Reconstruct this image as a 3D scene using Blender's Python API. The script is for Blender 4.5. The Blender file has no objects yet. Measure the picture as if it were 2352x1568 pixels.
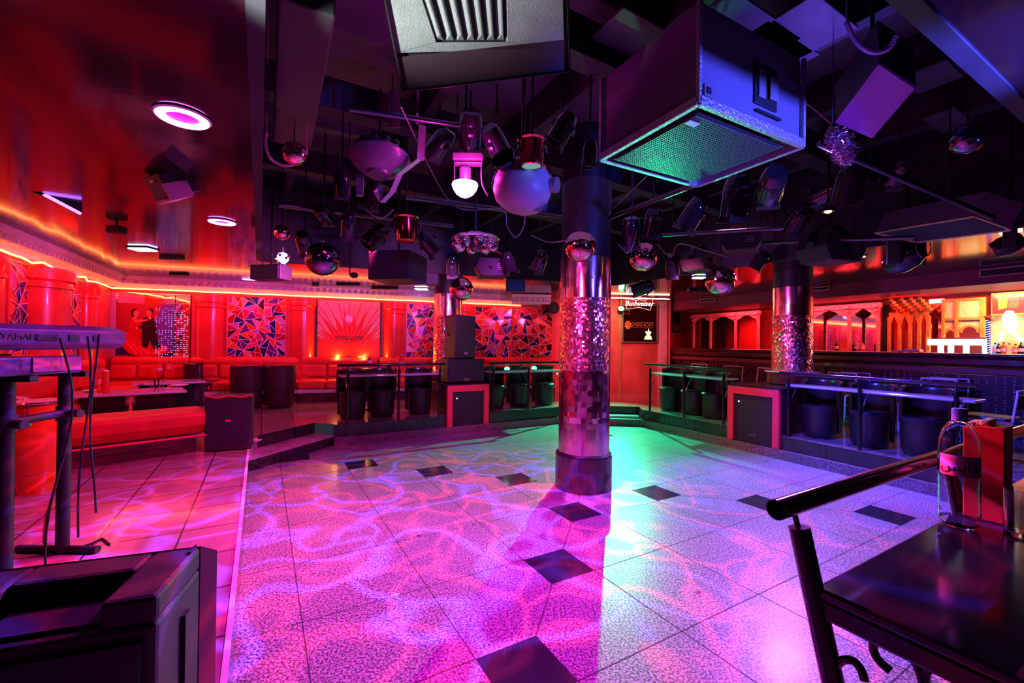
import bpy, bmesh, math, random
from mathutils import Vector, Matrix
from mathutils.geometry import tessellate_polygon
RN = random.Random(11)
sc = bpy.context.scene
COL = sc.collection
PI = math.pi
# ------------------------------------------------------------------ camera
FPX, PITCH, ROLL, CAMZ = 991.4, 0.0049, 0.0130, 1.5
cp, sp, cr, sr = math.cos(PITCH), math.sin(PITCH), math.cos(ROLL), math.sin(ROLL)
FW = Vector((0, cp, sp)); U0 = Vector((0, -sp, cp)); R0v = Vector((1, 0, 0))
RT = R0v*cr + U0*sr
UP = -R0v*sr + U0*cr
CAM = Vector((0, 0, CAMZ))
cd = bpy.data.cameras.new('camera'); cam = bpy.data.objects.new('camera', cd); COL.objects.link(cam)
cd.sensor_width = 36; cd.lens = FPX/2352*36; cd.clip_start = 0.05; cd.clip_end = 100
cam.matrix_world = Matrix(((RT.x, UP.x, -FW.x, 0), (RT.y, UP.y, -FW.y, 0), (RT.z, UP.z, -FW.z, CAMZ), (0, 0, 0, 1)))
sc.camera = cam

def ray(px, py):
    return FW + RT*((px-1176)/FPX) - UP*((py-784)/FPX)
def onz(px, py, z):
    d = ray(px, py); return CAM + d*((z-CAMZ)/d.z)
def ony(px, py, y):
    d = ray(px, py); return CAM + d*(y/d.y)
def V2(a): return Vector((a[0], a[1]))
class Frame:
    """vertical plane through A,B; s along, n toward the room, z up"""
    def __init__(s, A, B):
        s.A = V2(A); s.B = V2(B); s.L = (s.B-s.A).length; s.d = (s.B-s.A)/s.L
        s.n = Vector((s.d.y, -s.d.x))
        if s.n.dot(-s.A) < 0: s.n = -s.n
    def P(s, a, n=0, z=0):
        q = s.A + s.d*a + s.n*n; return Vector((q.x, q.y, z))
    def hit(s, px, py, n=0):
        d = ray(px, py); A = s.A + s.n*n
        t = A.dot(s.n)/Vector((d.x, d.y)).dot(s.n)
        p = CAM + d*t
        return (Vector((p.x, p.y))-s.A).dot(s.d), p.z
    def M(s, a, n, z):
        """local x along the wall, local y out of it into the room, local z up"""
        p = s.P(a, n, z); m = Matrix(((s.d.x, s.n.x, 0, p.x), (s.d.y, s.n.y, 0, p.y), (0, 0, 1, p.z), (0, 0, 0, 1)))
        return m
# ------------------------------------------------------------------ materials
def mat(name, col, rough=.5, metal=0., emit=None, es=0., var=0., vs=6., bump=0., bs=40., coat=0., trans=0., ior=1.45, spec=.5, alpha=1., crough=.05):
    m = bpy.data.materials.new(name); m.use_nodes = True
    nt = m.node_tree; b = nt.nodes['Principled BSDF']; L = nt.links
    b.inputs['Base Color'].default_value = (*col, 1); b.inputs['Roughness'].default_value = rough
    b.inputs['Metallic'].default_value = metal; b.inputs['Coat Weight'].default_value = coat
    b.inputs['Coat Roughness'].default_value = crough
    b.inputs['Transmission Weight'].default_value = trans; b.inputs['IOR'].default_value = ior
    b.inputs['Specular IOR Level'].default_value = spec; b.inputs['Alpha'].default_value = alpha
    if emit: b.inputs['Emission Color'].default_value = (*emit, 1); b.inputs['Emission Strength'].default_value = es
    if var or bump:
        tc = nt.nodes.new('ShaderNodeTexCoord')
        if var:
            n = nt.nodes.new('ShaderNodeTexNoise'); n.inputs['Scale'].default_value = vs; n.inputs['Detail'].default_value = 4
            L.new(tc.outputs['Object'], n.inputs['Vector'])
            r = nt.nodes.new('ShaderNodeValToRGB'); L.new(n.outputs['Fac'], r.inputs['Fac'])
            r.color_ramp.elements[0].position = .35; r.color_ramp.elements[1].position = .65
            r.color_ramp.elements[0].color = (*[c*(1-var) for c in col], 1)
            r.color_ramp.elements[1].color = (*[min(1, c*(1+var)) for c in col], 1)
            L.new(r.outputs['Color'], b.inputs['Base Color'])
        if bump:
            n2 = nt.nodes.new('ShaderNodeTexNoise'); n2.inputs['Scale'].default_value = bs; n2.inputs['Detail'].default_value = 3
            L.new(tc.outputs['Object'], n2.inputs['Vector'])
            bp = nt.nodes.new('ShaderNodeBump'); bp.inputs['Strength'].default_value = bump; bp.inputs['Distance'].default_value = .02
            L.new(n2.outputs['Fac'], bp.inputs['Height']); L.new(bp.outputs['Normal'], b.inputs['Normal'])
    return m
def granite(name, base, spot, rough=.3, sc_=130., amount=.45):
    m = mat(name, base, rough, coat=.08, crough=.15); nt = m.node_tree; b = nt.nodes['Principled BSDF']; L = nt.links
    tc = nt.nodes.new('ShaderNodeTexCoord'); n = nt.nodes.new('ShaderNodeTexNoise'); n.inputs['Scale'].default_value = sc_; n.inputs['Detail'].default_value = 3; n.inputs['Roughness'].default_value = .75
    L.new(tc.outputs['Object'], n.inputs['Vector'])
    r = nt.nodes.new('ShaderNodeValToRGB'); e = r.color_ramp.elements
    e[0].position = amount-.06; e[0].color = (*spot, 1); e[1].position = amount+.07; e[1].color = (*base, 1)
    L.new(n.outputs['Fac'], r.inputs['Fac'])
    n2 = nt.nodes.new('ShaderNodeTexNoise'); n2.inputs['Scale'].default_value = 2.2; L.new(tc.outputs['Object'], n2.inputs['Vector'])
    mx = nt.nodes.new('ShaderNodeMix'); mx.data_type = 'RGBA'; mx.blend_type = 'MULTIPLY'; mx.inputs['Factor'].default_value = .35
    L.new(r.outputs['Color'], mx.inputs['A']); L.new(n2.outputs['Fac'], mx.inputs['B'])
    L.new(mx.outputs['Result'], b.inputs['Base Color']); return m
def tilemat(name, c1, c2, mortar, size, ang, rough=.25, coat=.3, row=None, off=.0, msize=.006):
    m = mat(name, c1, rough, coat=coat); nt = m.node_tree; b = nt.nodes['Principled BSDF']; L = nt.links
    tc = nt.nodes.new('ShaderNodeTexCoord'); mp = nt.nodes.new('ShaderNodeMapping'); mp.inputs['Rotation'].default_value = (0, 0, ang)
    L.new(tc.outputs['Object'], mp.inputs['Vector'])
    br = nt.nodes.new('ShaderNodeTexBrick'); br.offset = off; br.inputs['Scale'].default_value = 1; br.inputs['Brick Width'].default_value = size; br.inputs['Row Height'].default_value = row or size
    br.inputs['Mortar Size'].default_value = msize; br.inputs['Color1'].default_value = (*c1, 1); br.inputs['Color2'].default_value = (*c2, 1); br.inputs['Mortar'].default_value = (*mortar, 1)
    L.new(mp.outputs['Vector'], br.inputs['Vector']); 
    n = nt.nodes.new('ShaderNodeTexNoise'); n.inputs['Scale'].default_value = 5; n.inputs['Detail'].default_value = 5; L.new(tc.outputs['Object'], n.inputs['Vector'])
    mx = nt.nodes.new('ShaderNodeMix'); mx.data_type = 'RGBA'; mx.blend_type = 'MULTIPLY'; mx.inputs['Factor'].default_value = .4
    L.new(br.outputs['Color'], mx.inputs['A']); L.new(n.outputs['Fac'], mx.inputs['B']); L.new(mx.outputs['Result'], b.inputs['Base Color'])
    bp = nt.nodes.new('ShaderNodeBump'); bp.inputs['Strength'].default_value = .3; bp.inputs['Distance'].default_value = .004; bp.invert = True
    L.new(br.outputs['Fac'], bp.inputs['Height']); L.new(bp.outputs['Normal'], b.inputs['Normal']); return m
def facet(name, col, rough, scale, amt, metal=1., metric='CHEBYCHEV', line=0.):
    """mirror chips: every cell of a 3D Voronoi tilts its normal a little"""
    m = mat(name, col, rough, metal); nt = m.node_tree; b = nt.nodes['Principled BSDF']; L = nt.links
    tc = nt.nodes.new('ShaderNodeTexCoord'); v = nt.nodes.new('ShaderNodeTexVoronoi'); v.inputs['Scale'].default_value = scale; v.distance = metric; v.inputs['Randomness'].default_value = .35
    L.new(tc.outputs['Object'], v.inputs['Vector'])
    s = nt.nodes.new('ShaderNodeVectorMath'); s.operation = 'SUBTRACT'; s.inputs[1].default_value = (.5, .5, .5); L.new(v.outputs['Color'], s.inputs[0])
    k = nt.nodes.new('ShaderNodeVectorMath'); k.operation = 'SCALE'; k.inputs['Scale'].default_value = amt; L.new(s.outputs[0], k.inputs[0])
    g = nt.nodes.new('ShaderNodeNewGeometry'); a = nt.nodes.new('ShaderNodeVectorMath'); a.operation = 'ADD'; L.new(k.outputs[0], a.inputs[0]); L.new(g.outputs['Normal'], a.inputs[1])
    nn = nt.nodes.new('ShaderNodeVectorMath'); nn.operation = 'NORMALIZE'; L.new(a.outputs[0], nn.inputs[0]); L.new(nn.outputs[0], b.inputs['Normal'])
    return m
def colattr(name, rough=.2, metal=.7, coat=0.):
    m = mat(name, (1, 1, 1), rough, metal, coat=coat); nt = m.node_tree; a = nt.nodes.new('ShaderNodeAttribute'); a.attribute_name = 'Col'
    nt.links.new(a.outputs['Color'], nt.nodes['Principled BSDF'].inputs['Base Color']); return m
def emis(name, col, s): return mat(name, (.0, .0, .0), .5, emit=col, es=s)

M_ = {}
M_['granite'] = granite('speckled_granite', (.66, .64, .66), (.06, .05, .08), .36, 80., .50)
M_['kerb'] = granite('kerb_granite', (.38, .30, .30), (.10, .08, .08), .35, 70., .5)
M_['blacktile'] = mat('black_granite', (.028, .028, .04), .16, coat=.3, var=.3, vs=200)
M_['seam'] = mat('floor_joint', (.05, .04, .05), .8)
M_['platform'] = tilemat('platform_tile', (.44, .30, .31), (.38, .25, .27), (.06, .04, .05), .42, -math.radians(30), .16, .4)
M_['riser'] = tilemat('dark_riser_tile', (.035, .032, .04), (.028, .026, .034), (.008, .008, .01), .3, 0, .25, .5)
M_['step'] = mat('step_tread', (.42, .38, .42), .25, coat=.3, var=.3, vs=5)
M_['redwall'] = mat('red_paint', (.62, .045, .05), .45, var=.12, vs=3)
M_['redcol'] = mat('red_lacquer', (.72, .035, .03), .28, coat=.3, var=.08, vs=3)
M_['pinkwall'] = mat('faded_red_plaster', (.62, .13, .13), .6, var=.2, vs=2.5)
M_['darkwall'] = mat('dark_wall', (.03, .026, .03), .6, var=.2)
M_['plum'] = mat('plum_paint', (.26, .05, .13), .5, var=.1, vs=2)
M_['cornice'] = mat('cornice_plaster', (.78, .55, .66), .5, var=.1)
M_['black'] = mat('black_paint', (.012, .011, .014), .5, var=.2)
M_['blackgl'] = mat('black_gloss', (.012, .012, .015), .12, coat=.5)
M_['cavity'] = mat('matt_black_ceiling', (.022, .02, .026), .7, var=.4, vs=4)
M_['slab'] = mat('painted_slab', (.07, .065, .095), .55, var=.25, vs=3)
M_['speaker'] = mat('speaker_black', (.028, .026, .032), .5, bump=.25, bs=300)
M_['grille'] = mat('speaker_grille', (.035, .03, .045), .42, metal=.3, bump=.3, bs=500)
M_['leather'] = mat('black_leather', (.028, .016, .02), .33, coat=.12, bump=.12, bs=60)
M_['chrome'] = mat('chrome', (.8, .8, .82), .12, 1.)
M_['steel'] = mat('dark_steel', (.12, .11, .13), .28, 1.)
M_['darktube'] = mat('painted_tube', (.03, .025, .03), .18, .6, coat=.5)
M_['grey'] = mat('grey_metal', (.30, .29, .32), .4, .6)
M_['white'] = mat('white_plastic', (.75, .73, .76), .4)
M_['whitetube'] = mat('white_enamel_tube', (.78, .74, .80), .35)
M_['sofa'] = mat('red_upholstery', (.66, .035, .022), .5, bump=.15, bs=25, var=.1)
M_['plinth'] = mat('grey_tile_plinth', (.5, .42, .46), .4, var=.1)
M_['redframe'] = mat('red_frame_paint', (.80, .05, .10), .4, var=.05)
M_['counter'] = mat('glossy_dark_counter', (.02, .018, .04), .14, coat=.15, var=.2)
M_['shelf'] = mat('glossy_shelf', (.50, .50, .60), .16, coat=.6)
M_['glass'] = mat('clear_glass', (1, 1, 1), .03, trans=1., ior=1.45)
M_['pet'] = mat('clear_plastic', (.95, .97, 1), .06, trans=1., ior=1.12)
M_['water'] = mat('water', (.92, .95, 1), .0, trans=1., ior=1.2)
M_['mirror'] = mat('mirror', (.85, .84, .86), .04, 1.)
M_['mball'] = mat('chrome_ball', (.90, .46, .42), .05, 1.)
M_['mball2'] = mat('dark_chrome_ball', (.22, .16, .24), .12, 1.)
M_['mosaiccol'] = facet('mirror_mosaic', (.95, .50, .58), .24, 48., .42)
M_['sheetcol'] = facet('mirror_sheet', (.92, .46, .55), .18, 9., .05)
M_['brickcol'] = facet('mirror_tiles', (.85, .40, .50), .18, 18., .2)
M_['cuff'] = mat('dark_cuff_tile', (.05, .035, .05), .22, coat=.5)
M_['shards'] = colattr('coloured_glass_shards', .22, .25, coat=.4)
M_['paint'] = colattr('printed_panel', .35, .0, coat=.3)
M_['lead'] = mat('pale_lead_line', (.95, .65, .78), .35)
M_['conga'] = mat('orange_drum_lacquer', (.70, .10, .01), .2, coat=.5, var=.15, vs=4)
M_['skin'] = mat('drum_skin', (.6, .5, .45), .5)
M_['redpaper'] = mat('red_card', (.62, .03, .02), .5, var=.05)
M_['label'] = mat('pink_label', (.85, .35, .45), .5)
M_['ink'] = mat('dark_ink', (.04, .01, .03), .5)
M_['capblue'] = mat('blue_cap', (.20, .28, .85), .35)
M_['wood'] = mat('carved_orange_wood', (.72, .30, .05), .4, bump=.3, bs=40, var=.2, vs=12)
M_['pinkwood'] = mat('carved_pink_wood', (.80, .30, .32), .5, bump=.6, bs=45, var=.25, vs=25)
M_['cream'] = mat('cream_fretwork', (.80, .72, .35), .5, bump=.6, bs=60, var=.3, vs=60)
M_['barwood'] = mat('dark_bar_wood', (.07, .022, .025), .25, coat=.4, var=.3, vs=6)
M_['barrail'] = mat('maroon_bar_rail', (.22, .06, .07), .3, coat=.3)
M_['ceil'] = None
def ceilmat():
    m = mat('lacquered_ceiling', (.022, .008, .012), .12, coat=.15, crough=.04); nt = m.node_tree; b = nt.nodes['Principled BSDF']; L = nt.links
    tc = nt.nodes.new('ShaderNodeTexCoord'); mp = nt.nodes.new('ShaderNodeMapping'); mp.inputs['Rotation'].default_value = (0, 0, math.radians(-22)); mp.inputs['Scale'].default_value = (1.2, 14, 1)
    n = nt.nodes.new('ShaderNodeTexNoise'); n.inputs['Scale'].default_value = 1.5; n.inputs['Detail'].default_value = 4
    L.new(tc.outputs['Object'], mp.inputs['Vector']); L.new(mp.outputs['Vector'], n.inputs['Vector'])
    bp = nt.nodes.new('ShaderNodeBump'); bp.inputs['Strength'].default_value = .05; bp.inputs['Distance'].default_value = .01
    L.new(n.outputs['Fac'], bp.inputs['Height']); L.new(bp.outputs['Normal'], b.inputs['Normal'])
    b.inputs['Metallic'].default_value = .0; b.inputs['Specular IOR Level'].default_value = .5; return m
M_['ceil'] = ceilmat()
def lattice_mat():
    m = mat('perforated_bar_front', (.20, .025, .03), .4, coat=.2); nt = m.node_tree; b = nt.nodes['Principled BSDF']; L = nt.links
    tc = nt.nodes.new('ShaderNodeTexCoord'); v = nt.nodes.new('ShaderNodeTexVoronoi'); v.inputs['Scale'].default_value = 26; v.inputs['Randomness'].default_value = .25
    L.new(tc.outputs['Object'], v.inputs['Vector']); r = nt.nodes.new('ShaderNodeValToRGB'); e = r.color_ramp.elements
    e[0].position = .18; e[0].color = (.75, .35, .35, 1); e[1].position = .26; e[1].color = (.03, .008, .012, 1)
    L.new(v.outputs['Distance'], r.inputs['Fac']); L.new(r.outputs['Color'], b.inputs['Base Color']); return m
M_['lattice'] = lattice_mat()
def beadmat(name, col):
    return mat(name, col, .35, .2, coat=.4)
# ------------------------------------------------------------------ mesh builder
ROOTM = {}
class MB:
    def __init__(s): s.bm = bmesh.new(); s.cl = None; s.mi = 0
    def _f(s, vs):
        try:
            f = s.bm.faces.new(vs); f.material_index = s.mi; return f
        except ValueError: return None
    def poly(s, pts, col=None):
        f = s._f([s.bm.verts.new(p) for p in pts])
        if col and f:
            if s.cl is None: s.cl = s.bm.loops.layers.color.new('Col')
            for l in f.loops: l[s.cl] = (*col, 1)
        return f
    def box(s, c, size, M=None):
        x, y, z = [k/2 for k in size]; c = Vector(c); v = []
        for a in (-1, 1):
            for b in (-1, 1):
                for d in (-1, 1):
                    p = c + Vector((a*x, b*y, d*z)); v.append(s.bm.verts.new(M @ p if M else p))
        for q in ((0, 1, 3, 2), (4, 6, 7, 5), (0, 4, 5, 1), (2, 3, 7, 6), (0, 2, 6, 4), (1, 5, 7, 3)): s._f([v[i] for i in q])
        return s
    def prism(s, pts, z0, z1, M=None):
        a = [s.bm.verts.new(M @ Vector((p[0], p[1], z0)) if M else (p[0], p[1], z0)) for p in pts]
        b = [s.bm.verts.new(M @ Vector((p[0], p[1], z1)) if M else (p[0], p[1], z1)) for p in pts]
        n = len(pts); s._f(a[::-1]); s._f(b)
        for i in range(n): s._f([a[i], a[(i+1) % n], b[(i+1) % n], b[i]])
        return s
    def hull6(s, a, b):
        """two quads a,b of four points each joined to a closed solid"""
        va = [s.bm.verts.new(p) for p in a]; vb = [s.bm.verts.new(p) for p in b]
        s._f(va); s._f(vb[::-1])
        for i in range(len(va)): s._f([va[i], va[(i+1) % len(va)], vb[(i+1) % len(va)], vb[i]])
        return s
    def ring(s, c, x, y, r, n): return [s.bm.verts.new(c + x*(r*math.cos(2*PI*i/n)) + y*(r*math.sin(2*PI*i/n))) for i in range(n)]
    def cyl(s, p0, p1, r0, r1=None, n=16, caps=True):
        p0, p1 = Vector(p0), Vector(p1); r1 = r0 if r1 is None else r1; d = (p1-p0).normalized()
        x = d.orthogonal().normalized(); y = d.cross(x)
        a = s.ring(p0, x, y, r0, n); b = s.ring(p1, x, y, r1, n)
        for i in range(n): s._f([a[i], a[(i+1) % n], b[(i+1) % n], b[i]])
        if caps: s._f(a[::-1]); s._f(b)
        return s
    def tube(s, pts, r, n=8, closed=False, caps=True):
        pts = [Vector(p) for p in pts]; m = len(pts); rings = []; x = None
        for i, p in enumerate(pts):
            if closed: t = (pts[(i+1) % m]-pts[i-1])
            else: t = pts[min(i+1, m-1)]-pts[max(i-1, 0)]
            t.normalize()
            x = t.orthogonal().normalized() if x is None else (x - t*x.dot(t)).normalized()
            rr = r(i/(m-1)) if callable(r) else r
            rings.append(s.ring(p, x, t.cross(x), rr, n))
        for i in range(m if closed else m-1):
            a, b = rings[i], rings[(i+1) % m]
            for k in range(n): s._f([a[k], a[(k+1) % n], b[(k+1) % n], b[k]])
        if not closed and caps: s._f(rings[0][::-1]); s._f(rings[-1])
        return s
    def lathe(s, prof, M=None, n=24, a0=0, a1=2*PI):
        M = M or Matrix(); full = abs(a1-a0-2*PI) < 1e-6; k = n if full else n+1; R = []
        for r, z in prof:
            if r < 1e-6: R.append([s.bm.verts.new(M @ Vector((0, 0, z)))]*k)
            else: R.append([s.bm.verts.new(M @ Vector((r*math.cos(a0+(a1-a0)*i/n), r*math.sin(a0+(a1-a0)*i/n), z))) for i in range(k)])
        for j in range(len(R)-1):
            for i in range(n):
                q = [R[j][i], R[j][(i+1) % k], R[j+1][(i+1) % k], R[j+1][i]]; u = []
                for v in q:
                    if v not in u: u.append(v)
                if len(u) > 2: s._f(u)
        return s
    def sph(s, c, r, n=16, sc_=(1, 1, 1), M=None):
        m = Matrix.Translation(Vector(c)) @ (M or Matrix()) @ Matrix.Diagonal((*sc_, 1))
        prof = [(r*math.sin(PI*i/(n//2)), -r*math.cos(PI*i/(n//2))) for i in range(n//2+1)]
        prof[0] = (0, -r); prof[-1] = (0, r); return s.lathe(prof, m, n)
    def arc(s, cx, cy, r0, r1, z0, z1, a0, a1, n=16, M=None):
        """thick curved shell"""
        M = M or Matrix(); P = []
        for i in range(n+1):
            a = a0+(a1-a0)*i/n; c, q = math.cos(a), math.sin(a)
            P.append([s.bm.verts.new(M @ Vector((cx+r*c, cy+r*q, z))) for r, z in ((r0, z0), (r1, z0), (r1, z1), (r0, z1))])
        for i in range(n):
            for k in range(4): s._f([P[i][k], P[i][(k+1) % 4], P[i+1][(k+1) % 4], P[i+1][k]])
        s._f(P[0]); s._f(P[-1][::-1]); return s
    def text(s, txt, size, M, depth=.003, align='CENTER'):
        cu = bpy.data.curves.new('t', 'FONT'); cu.body = txt; cu.size = size; cu.extrude = depth/2; cu.align_x = align; cu.align_y = 'CENTER'; cu.resolution_u = 3
        ob = bpy.data.objects.new('t', cu); COL.objects.link(ob); dg = bpy.context.evaluated_depsgraph_get(); dg.update()
        me = bpy.data.meshes.new_from_object(ob.evaluated_get(dg)); me.transform(M)
        s.bm.from_mesh(me); COL.objects.unlink(ob); bpy.data.objects.remove(ob); bpy.data.meshes.remove(me); bpy.data.curves.remove(cu); return s
    def build(s, name, m, parent=None, smooth=False, bevel=0., seg=2, local=False, keep=False, norm=True):
        me = bpy.data.meshes.new(name)
        if norm: bmesh.ops.recalc_face_normals(s.bm, faces=s.bm.faces)
        ob = bpy.data.objects.new(name, me)
        if parent is not None:
            if not local and parent.name in ROOTM: s.bm.transform(ROOTM[parent.name].inverted())
            ob.parent = parent
            if parent.name in ROOTM: ROOTM[ob.name] = ROOTM[parent.name]
        elif not keep and len(s.bm.verts):
            xs = [v.co for v in s.bm.verts]; lo = Vector([min(p[i] for p in xs) for i in range(3)]); hi = Vector([max(p[i] for p in xs) for i in range(3)])
            c = Vector(((lo.x+hi.x)/2, (lo.y+hi.y)/2, lo.z)); s.bm.transform(Matrix.Translation(-c)); ob.location = c
            ROOTM[ob.name] = Matrix.Translation(c)
        s.bm.to_mesh(me); s.bm.free()
        for k in (m if isinstance(m, (list, tuple)) else [m]): me.materials.append(M_[k] if isinstance(k, str) else k)
        if smooth:
            for p in me.polygons: p.use_smooth = True
            me.set_sharp_from_angle(angle=math.radians(38))
        if bevel:
            b = ob.modifiers.new('bevel', 'BEVEL'); b.width = bevel; b.segments = seg; b.limit_method = 'ANGLE'; b.angle_limit = math.radians(35)
        COL.objects.link(ob); return ob
def tag(o, label, cat, group=None, kind=None):
    if label: o['label'] = label
    if cat: o['category'] = cat
    if group: o['group'] = group
    if kind: o['kind'] = kind
    return o
def struct(o): o['kind'] = 'structure'; return o
def thing(name, label, cat, loc=(0, 0, 0), rz=0., group=None, M=None):
    o = bpy.data.objects.new(name, None); o.empty_display_size = .1; COL.objects.link(o)
    m = M or (Matrix.Translation(Vector(loc)) @ Matrix.Rotation(rz, 4, 'Z')); o.matrix_world = m; ROOTM[o.name] = m
    return tag(o, label, cat, group)
def dup(root, label, loc=None, rz=None, M=None):
    c = root.copy(); COL.objects.link(c)
    m = M or (Matrix.Translation(Vector(loc)) @ Matrix.Rotation(rz or 0, 4, 'Z')); c.matrix_world = m; c['label'] = label; ROOTM[c.name] = m
    for ch in [o for o in root.children]:
        d = ch.copy(); COL.objects.link(d); d.parent = c
        for g in [o for o in ch.children]:
            e = g.copy(); COL.objects.link(e); e.parent = d
    return c
def aim(loc, target, up=(0, 0, 1)):
    """matrix whose -Z looks at target"""
    d = (Vector(target)-Vector(loc)).normalized(); return Matrix.Translation(Vector(loc)) @ d.to_track_quat('-Z', 'Y').to_matrix().to_4x4()
# ------------------------------------------------------------------ layout
TH = -.2613; dd = Vector((math.cos(TH), math.sin(TH))); ee = Vector((dd.y, -dd.x))
PC = Vector((.7765, 4.5985)); QS, AA, SS = .3426, .7379, .979; DD = QS/math.sqrt(2)
Pa = Vector((-.295, .342)); Pb = Vector((-2.98, 4.94)); Pc = Vector((-2.55, 6.22)); K4 = Vector((.92, 8.26)); K5 = Vector((1.85, 8.14)); K6 = Vector((2.44, 8.08)); Kc = Vector((4.95, 3.37))
DANCE = [Pa, Pb, Pc, K4, K5, K6, Kc]
PZ = .30
OUT = [(-7.4, 7.95), (1.1, 10.87), (3.97, 11.12), (4.35, 12.4), (5.265, 13.25), (9.6, 4.0), (7.5, -2.5), (-2.0, -3.0), (-4.0, 1.65)]
FL = Frame(OUT[8], OUT[0]); FB = Frame(OUT[0], OUT[1]); FE = Frame(OUT[1], OUT[2])
FBAR = Frame((4.4, 10.85), (7.9, 3.4))      # soffit face above the bar counter
FBB = Frame(Vector((4.4, 10.85))+Vector((1.63, .77)), Vector((7.9, 3.4))+Vector((1.63, .77)))
CZ = 2.65
CAV = [(-.32, .55), (-3.62, 6.2), (1.95, 8.25), (4.85, 3.45)]
CAVZ = 3.75
def inside(poly, p):
    s = 0
    for i in range(len(poly)):
        a, b = V2(poly[i]), V2(poly[(i+1) % len(poly)]); c = (b-a).cross(p-a)
        if c > 0: s += 1
        elif c < 0: s -= 1
    return abs(s) == len(poly)
def halfplanes(poly):
    c = sum((V2(p) for p in poly), Vector((0, 0)))/len(poly); H = []
    for i in range(len(poly)):
        a, b = V2(poly[i]), V2(poly[(i+1) % len(poly)]); n = Vector((b.y-a.y, a.x-b.x))
        if n.dot(c-a) < 0: n = -n
        H.append((a, n))
    return H
def clip(pts, H):
    for a, n in H:
        out = []
        for i in range(len(pts)):
            p, q = pts[i], pts[(i+1) % len(pts)]; dp, dq = n.dot(p-a), n.dot(q-a)
            if dp >= 0: out.append(p)
            if (dp >= 0) != (dq >= 0): out.append(p+(q-p)*(dp/(dp-dq)))
        pts = [p for k, p in enumerate(out) if (p-out[k-1]).length > 1e-5]
        if len(pts) < 3: return []
    return pts
HD = halfplanes(DANCE)
# dance floor: slabs, black insets and joints, one surface
f = MB(); f.poly([(p.x, p.y, 0) for p in DANCE][::-1])
def flat(pts, z, mi):
    q = clip([V2(p) for p in pts], HD)
    if q:
        f.mi = mi
        if sum((q[i].cross(q[(i+1) % len(q)]) for i in range(len(q)))) < 0: q = q[::-1]
        f.poly([(p.x, p.y, z) for p in q])
def seam(a, b, w=.006):
    a, b = V2(a), V2(b)
    if (b-a).length < 1e-4: return
    t = (b-a).normalized(); n = Vector((-t.y, t.x))*w/2; flat([a-n, b-n, b+n, a+n], .0006, 2)
for ax, sg in ((dd, 1), (dd, -1), (ee, 1), (ee, -1)):
    ot = ee if ax is dd else dd
    for k in range(8):
        c = PC+ax*sg*(AA+k*SS); flat([c-ax*DD, c-ot*DD, c+ax*DD, c+ot*DD], .0012, 1)
        seam(c+ax*sg*DD, c+ax*sg*(SS-DD))
    seam(PC+ax*sg*.2, PC+ax*sg*(AA-DD))
for sd in (1, -1):
    for se in (1, -1):
        def W(x, y): return PC+dd*sd*(x+DD)+ee*se*(y+DD)
        c0 = AA-DD
        for m in range(-1, 9):
            c = c0+m*SS
            if c > 0: seam(W(0, c), W(c, 0))
            # second family, running out from the inset corners
            for s_ in (1, -1):
                st = c0+m*SS
                if m < 0: continue
                if s_ > 0: seam(W(0, st), W(9, st+9))
                else: seam(W(st, 0), W(st+9, 9))
fl = f.build('floor', ['granite', 'blacktile', 'seam'], keep=True, norm=False); struct(fl)
# platform ring at +0.30
def ringmesh(outer, inner, z, up=True):
    m = MB(); o = [Vector((*p[:2], z)) for p in outer]; i_ = [Vector((*p[:2], z)) for p in inner]
    tri = tessellate_polygon([o, i_]); vs = [m.bm.verts.new(p) for p in o+i_]
    for t in tri:
        fc = m.bm.faces.new([vs[k] for k in t]); fc.normal_update()
        if (fc.normal.z > 0) != up: fc.normal_flip()
    return m
stair_in = [Vector((-3.19, 5.44)), Vector((-2.89, 6.36))]
INN = [Pa, Pb, stair_in[0], stair_in[1], Pc+Vector((-.02, .03)), K4, Vector((.98, 8.62)), Vector((2.5, 8.42)), K6, Kc]
struct(ringmesh(OUT, INN, PZ).build('floor', 'platform', keep=True, norm=False))
# risers along the platform edge (dark tiles) and kerb stones
def edgewall(name, pts, z0, z1, m, th=.03, inn=0.):
    for a, b in zip(pts[:-1], pts[1:]):
        a, b = V2(a), V2(b); F = Frame(a, b); n = F.n
        if n.dot(PC-a) < 0: n = -n
        q = [a+n*inn, b+n*inn, b+n*(inn-th), a+n*(inn-th)]
        yield q
def riser(nm, pts, z0, z1, m, th, inn):
    mb = MB()
    for q in edgewall(nm, pts, z0, z1, m, th, inn): mb.prism(q, z0, z1)
    return struct(mb.build(nm, m, keep=True))
riser('trim_1', [K6, Kc], .12, PZ-.001, 'riser', .05, .0)
riser('trim_2', [Pc, K4], .12, PZ-.001, 'riser', .05, .0)
riser('trim_3', [K6, Kc], 0, .12, 'kerb', .12, .07)
riser('trim_4', [Pc, K4, K5, K6], 0, .12, 'kerb', .12, .07)
riser('trim_5', [Pa, Pb], 0, PZ-.001, 'riser', .05, .0)
riser('trim_6', [Pa, Kc], 0, PZ-.001, 'riser', .05, .0)
riser('trim_7', [Pb, stair_in[0]], 0, PZ-.001, 'plinth', .06, .0)
riser('trim_8', [stair_in[0], stair_in[1]], .0, PZ-.001, 'riser', .05, .0)
riser('trim_9', [(.98, 8.62), (2.5, 8.42)], .0, PZ-.001, 'riser', .05, .0)
riser('trim_10', [Pa, Pb], PZ-.001, PZ+.006, M_['cornice'], .022, .0)
st = MB(); st.prism([Pb+Vector((0, 0)), Pc, stair_in[1], stair_in[0]], 0, .125)
st = st.build('step', 'riser'); tag(st, 'low corner step with a wet looking tread up to the left lounge platform', 'step')
s2 = MB(); s2.prism([Pb+Vector((-.0, .0)), Pc, stair_in[1], stair_in[0]], .125, .145); s2.build('tread', 'step', st)
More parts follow.
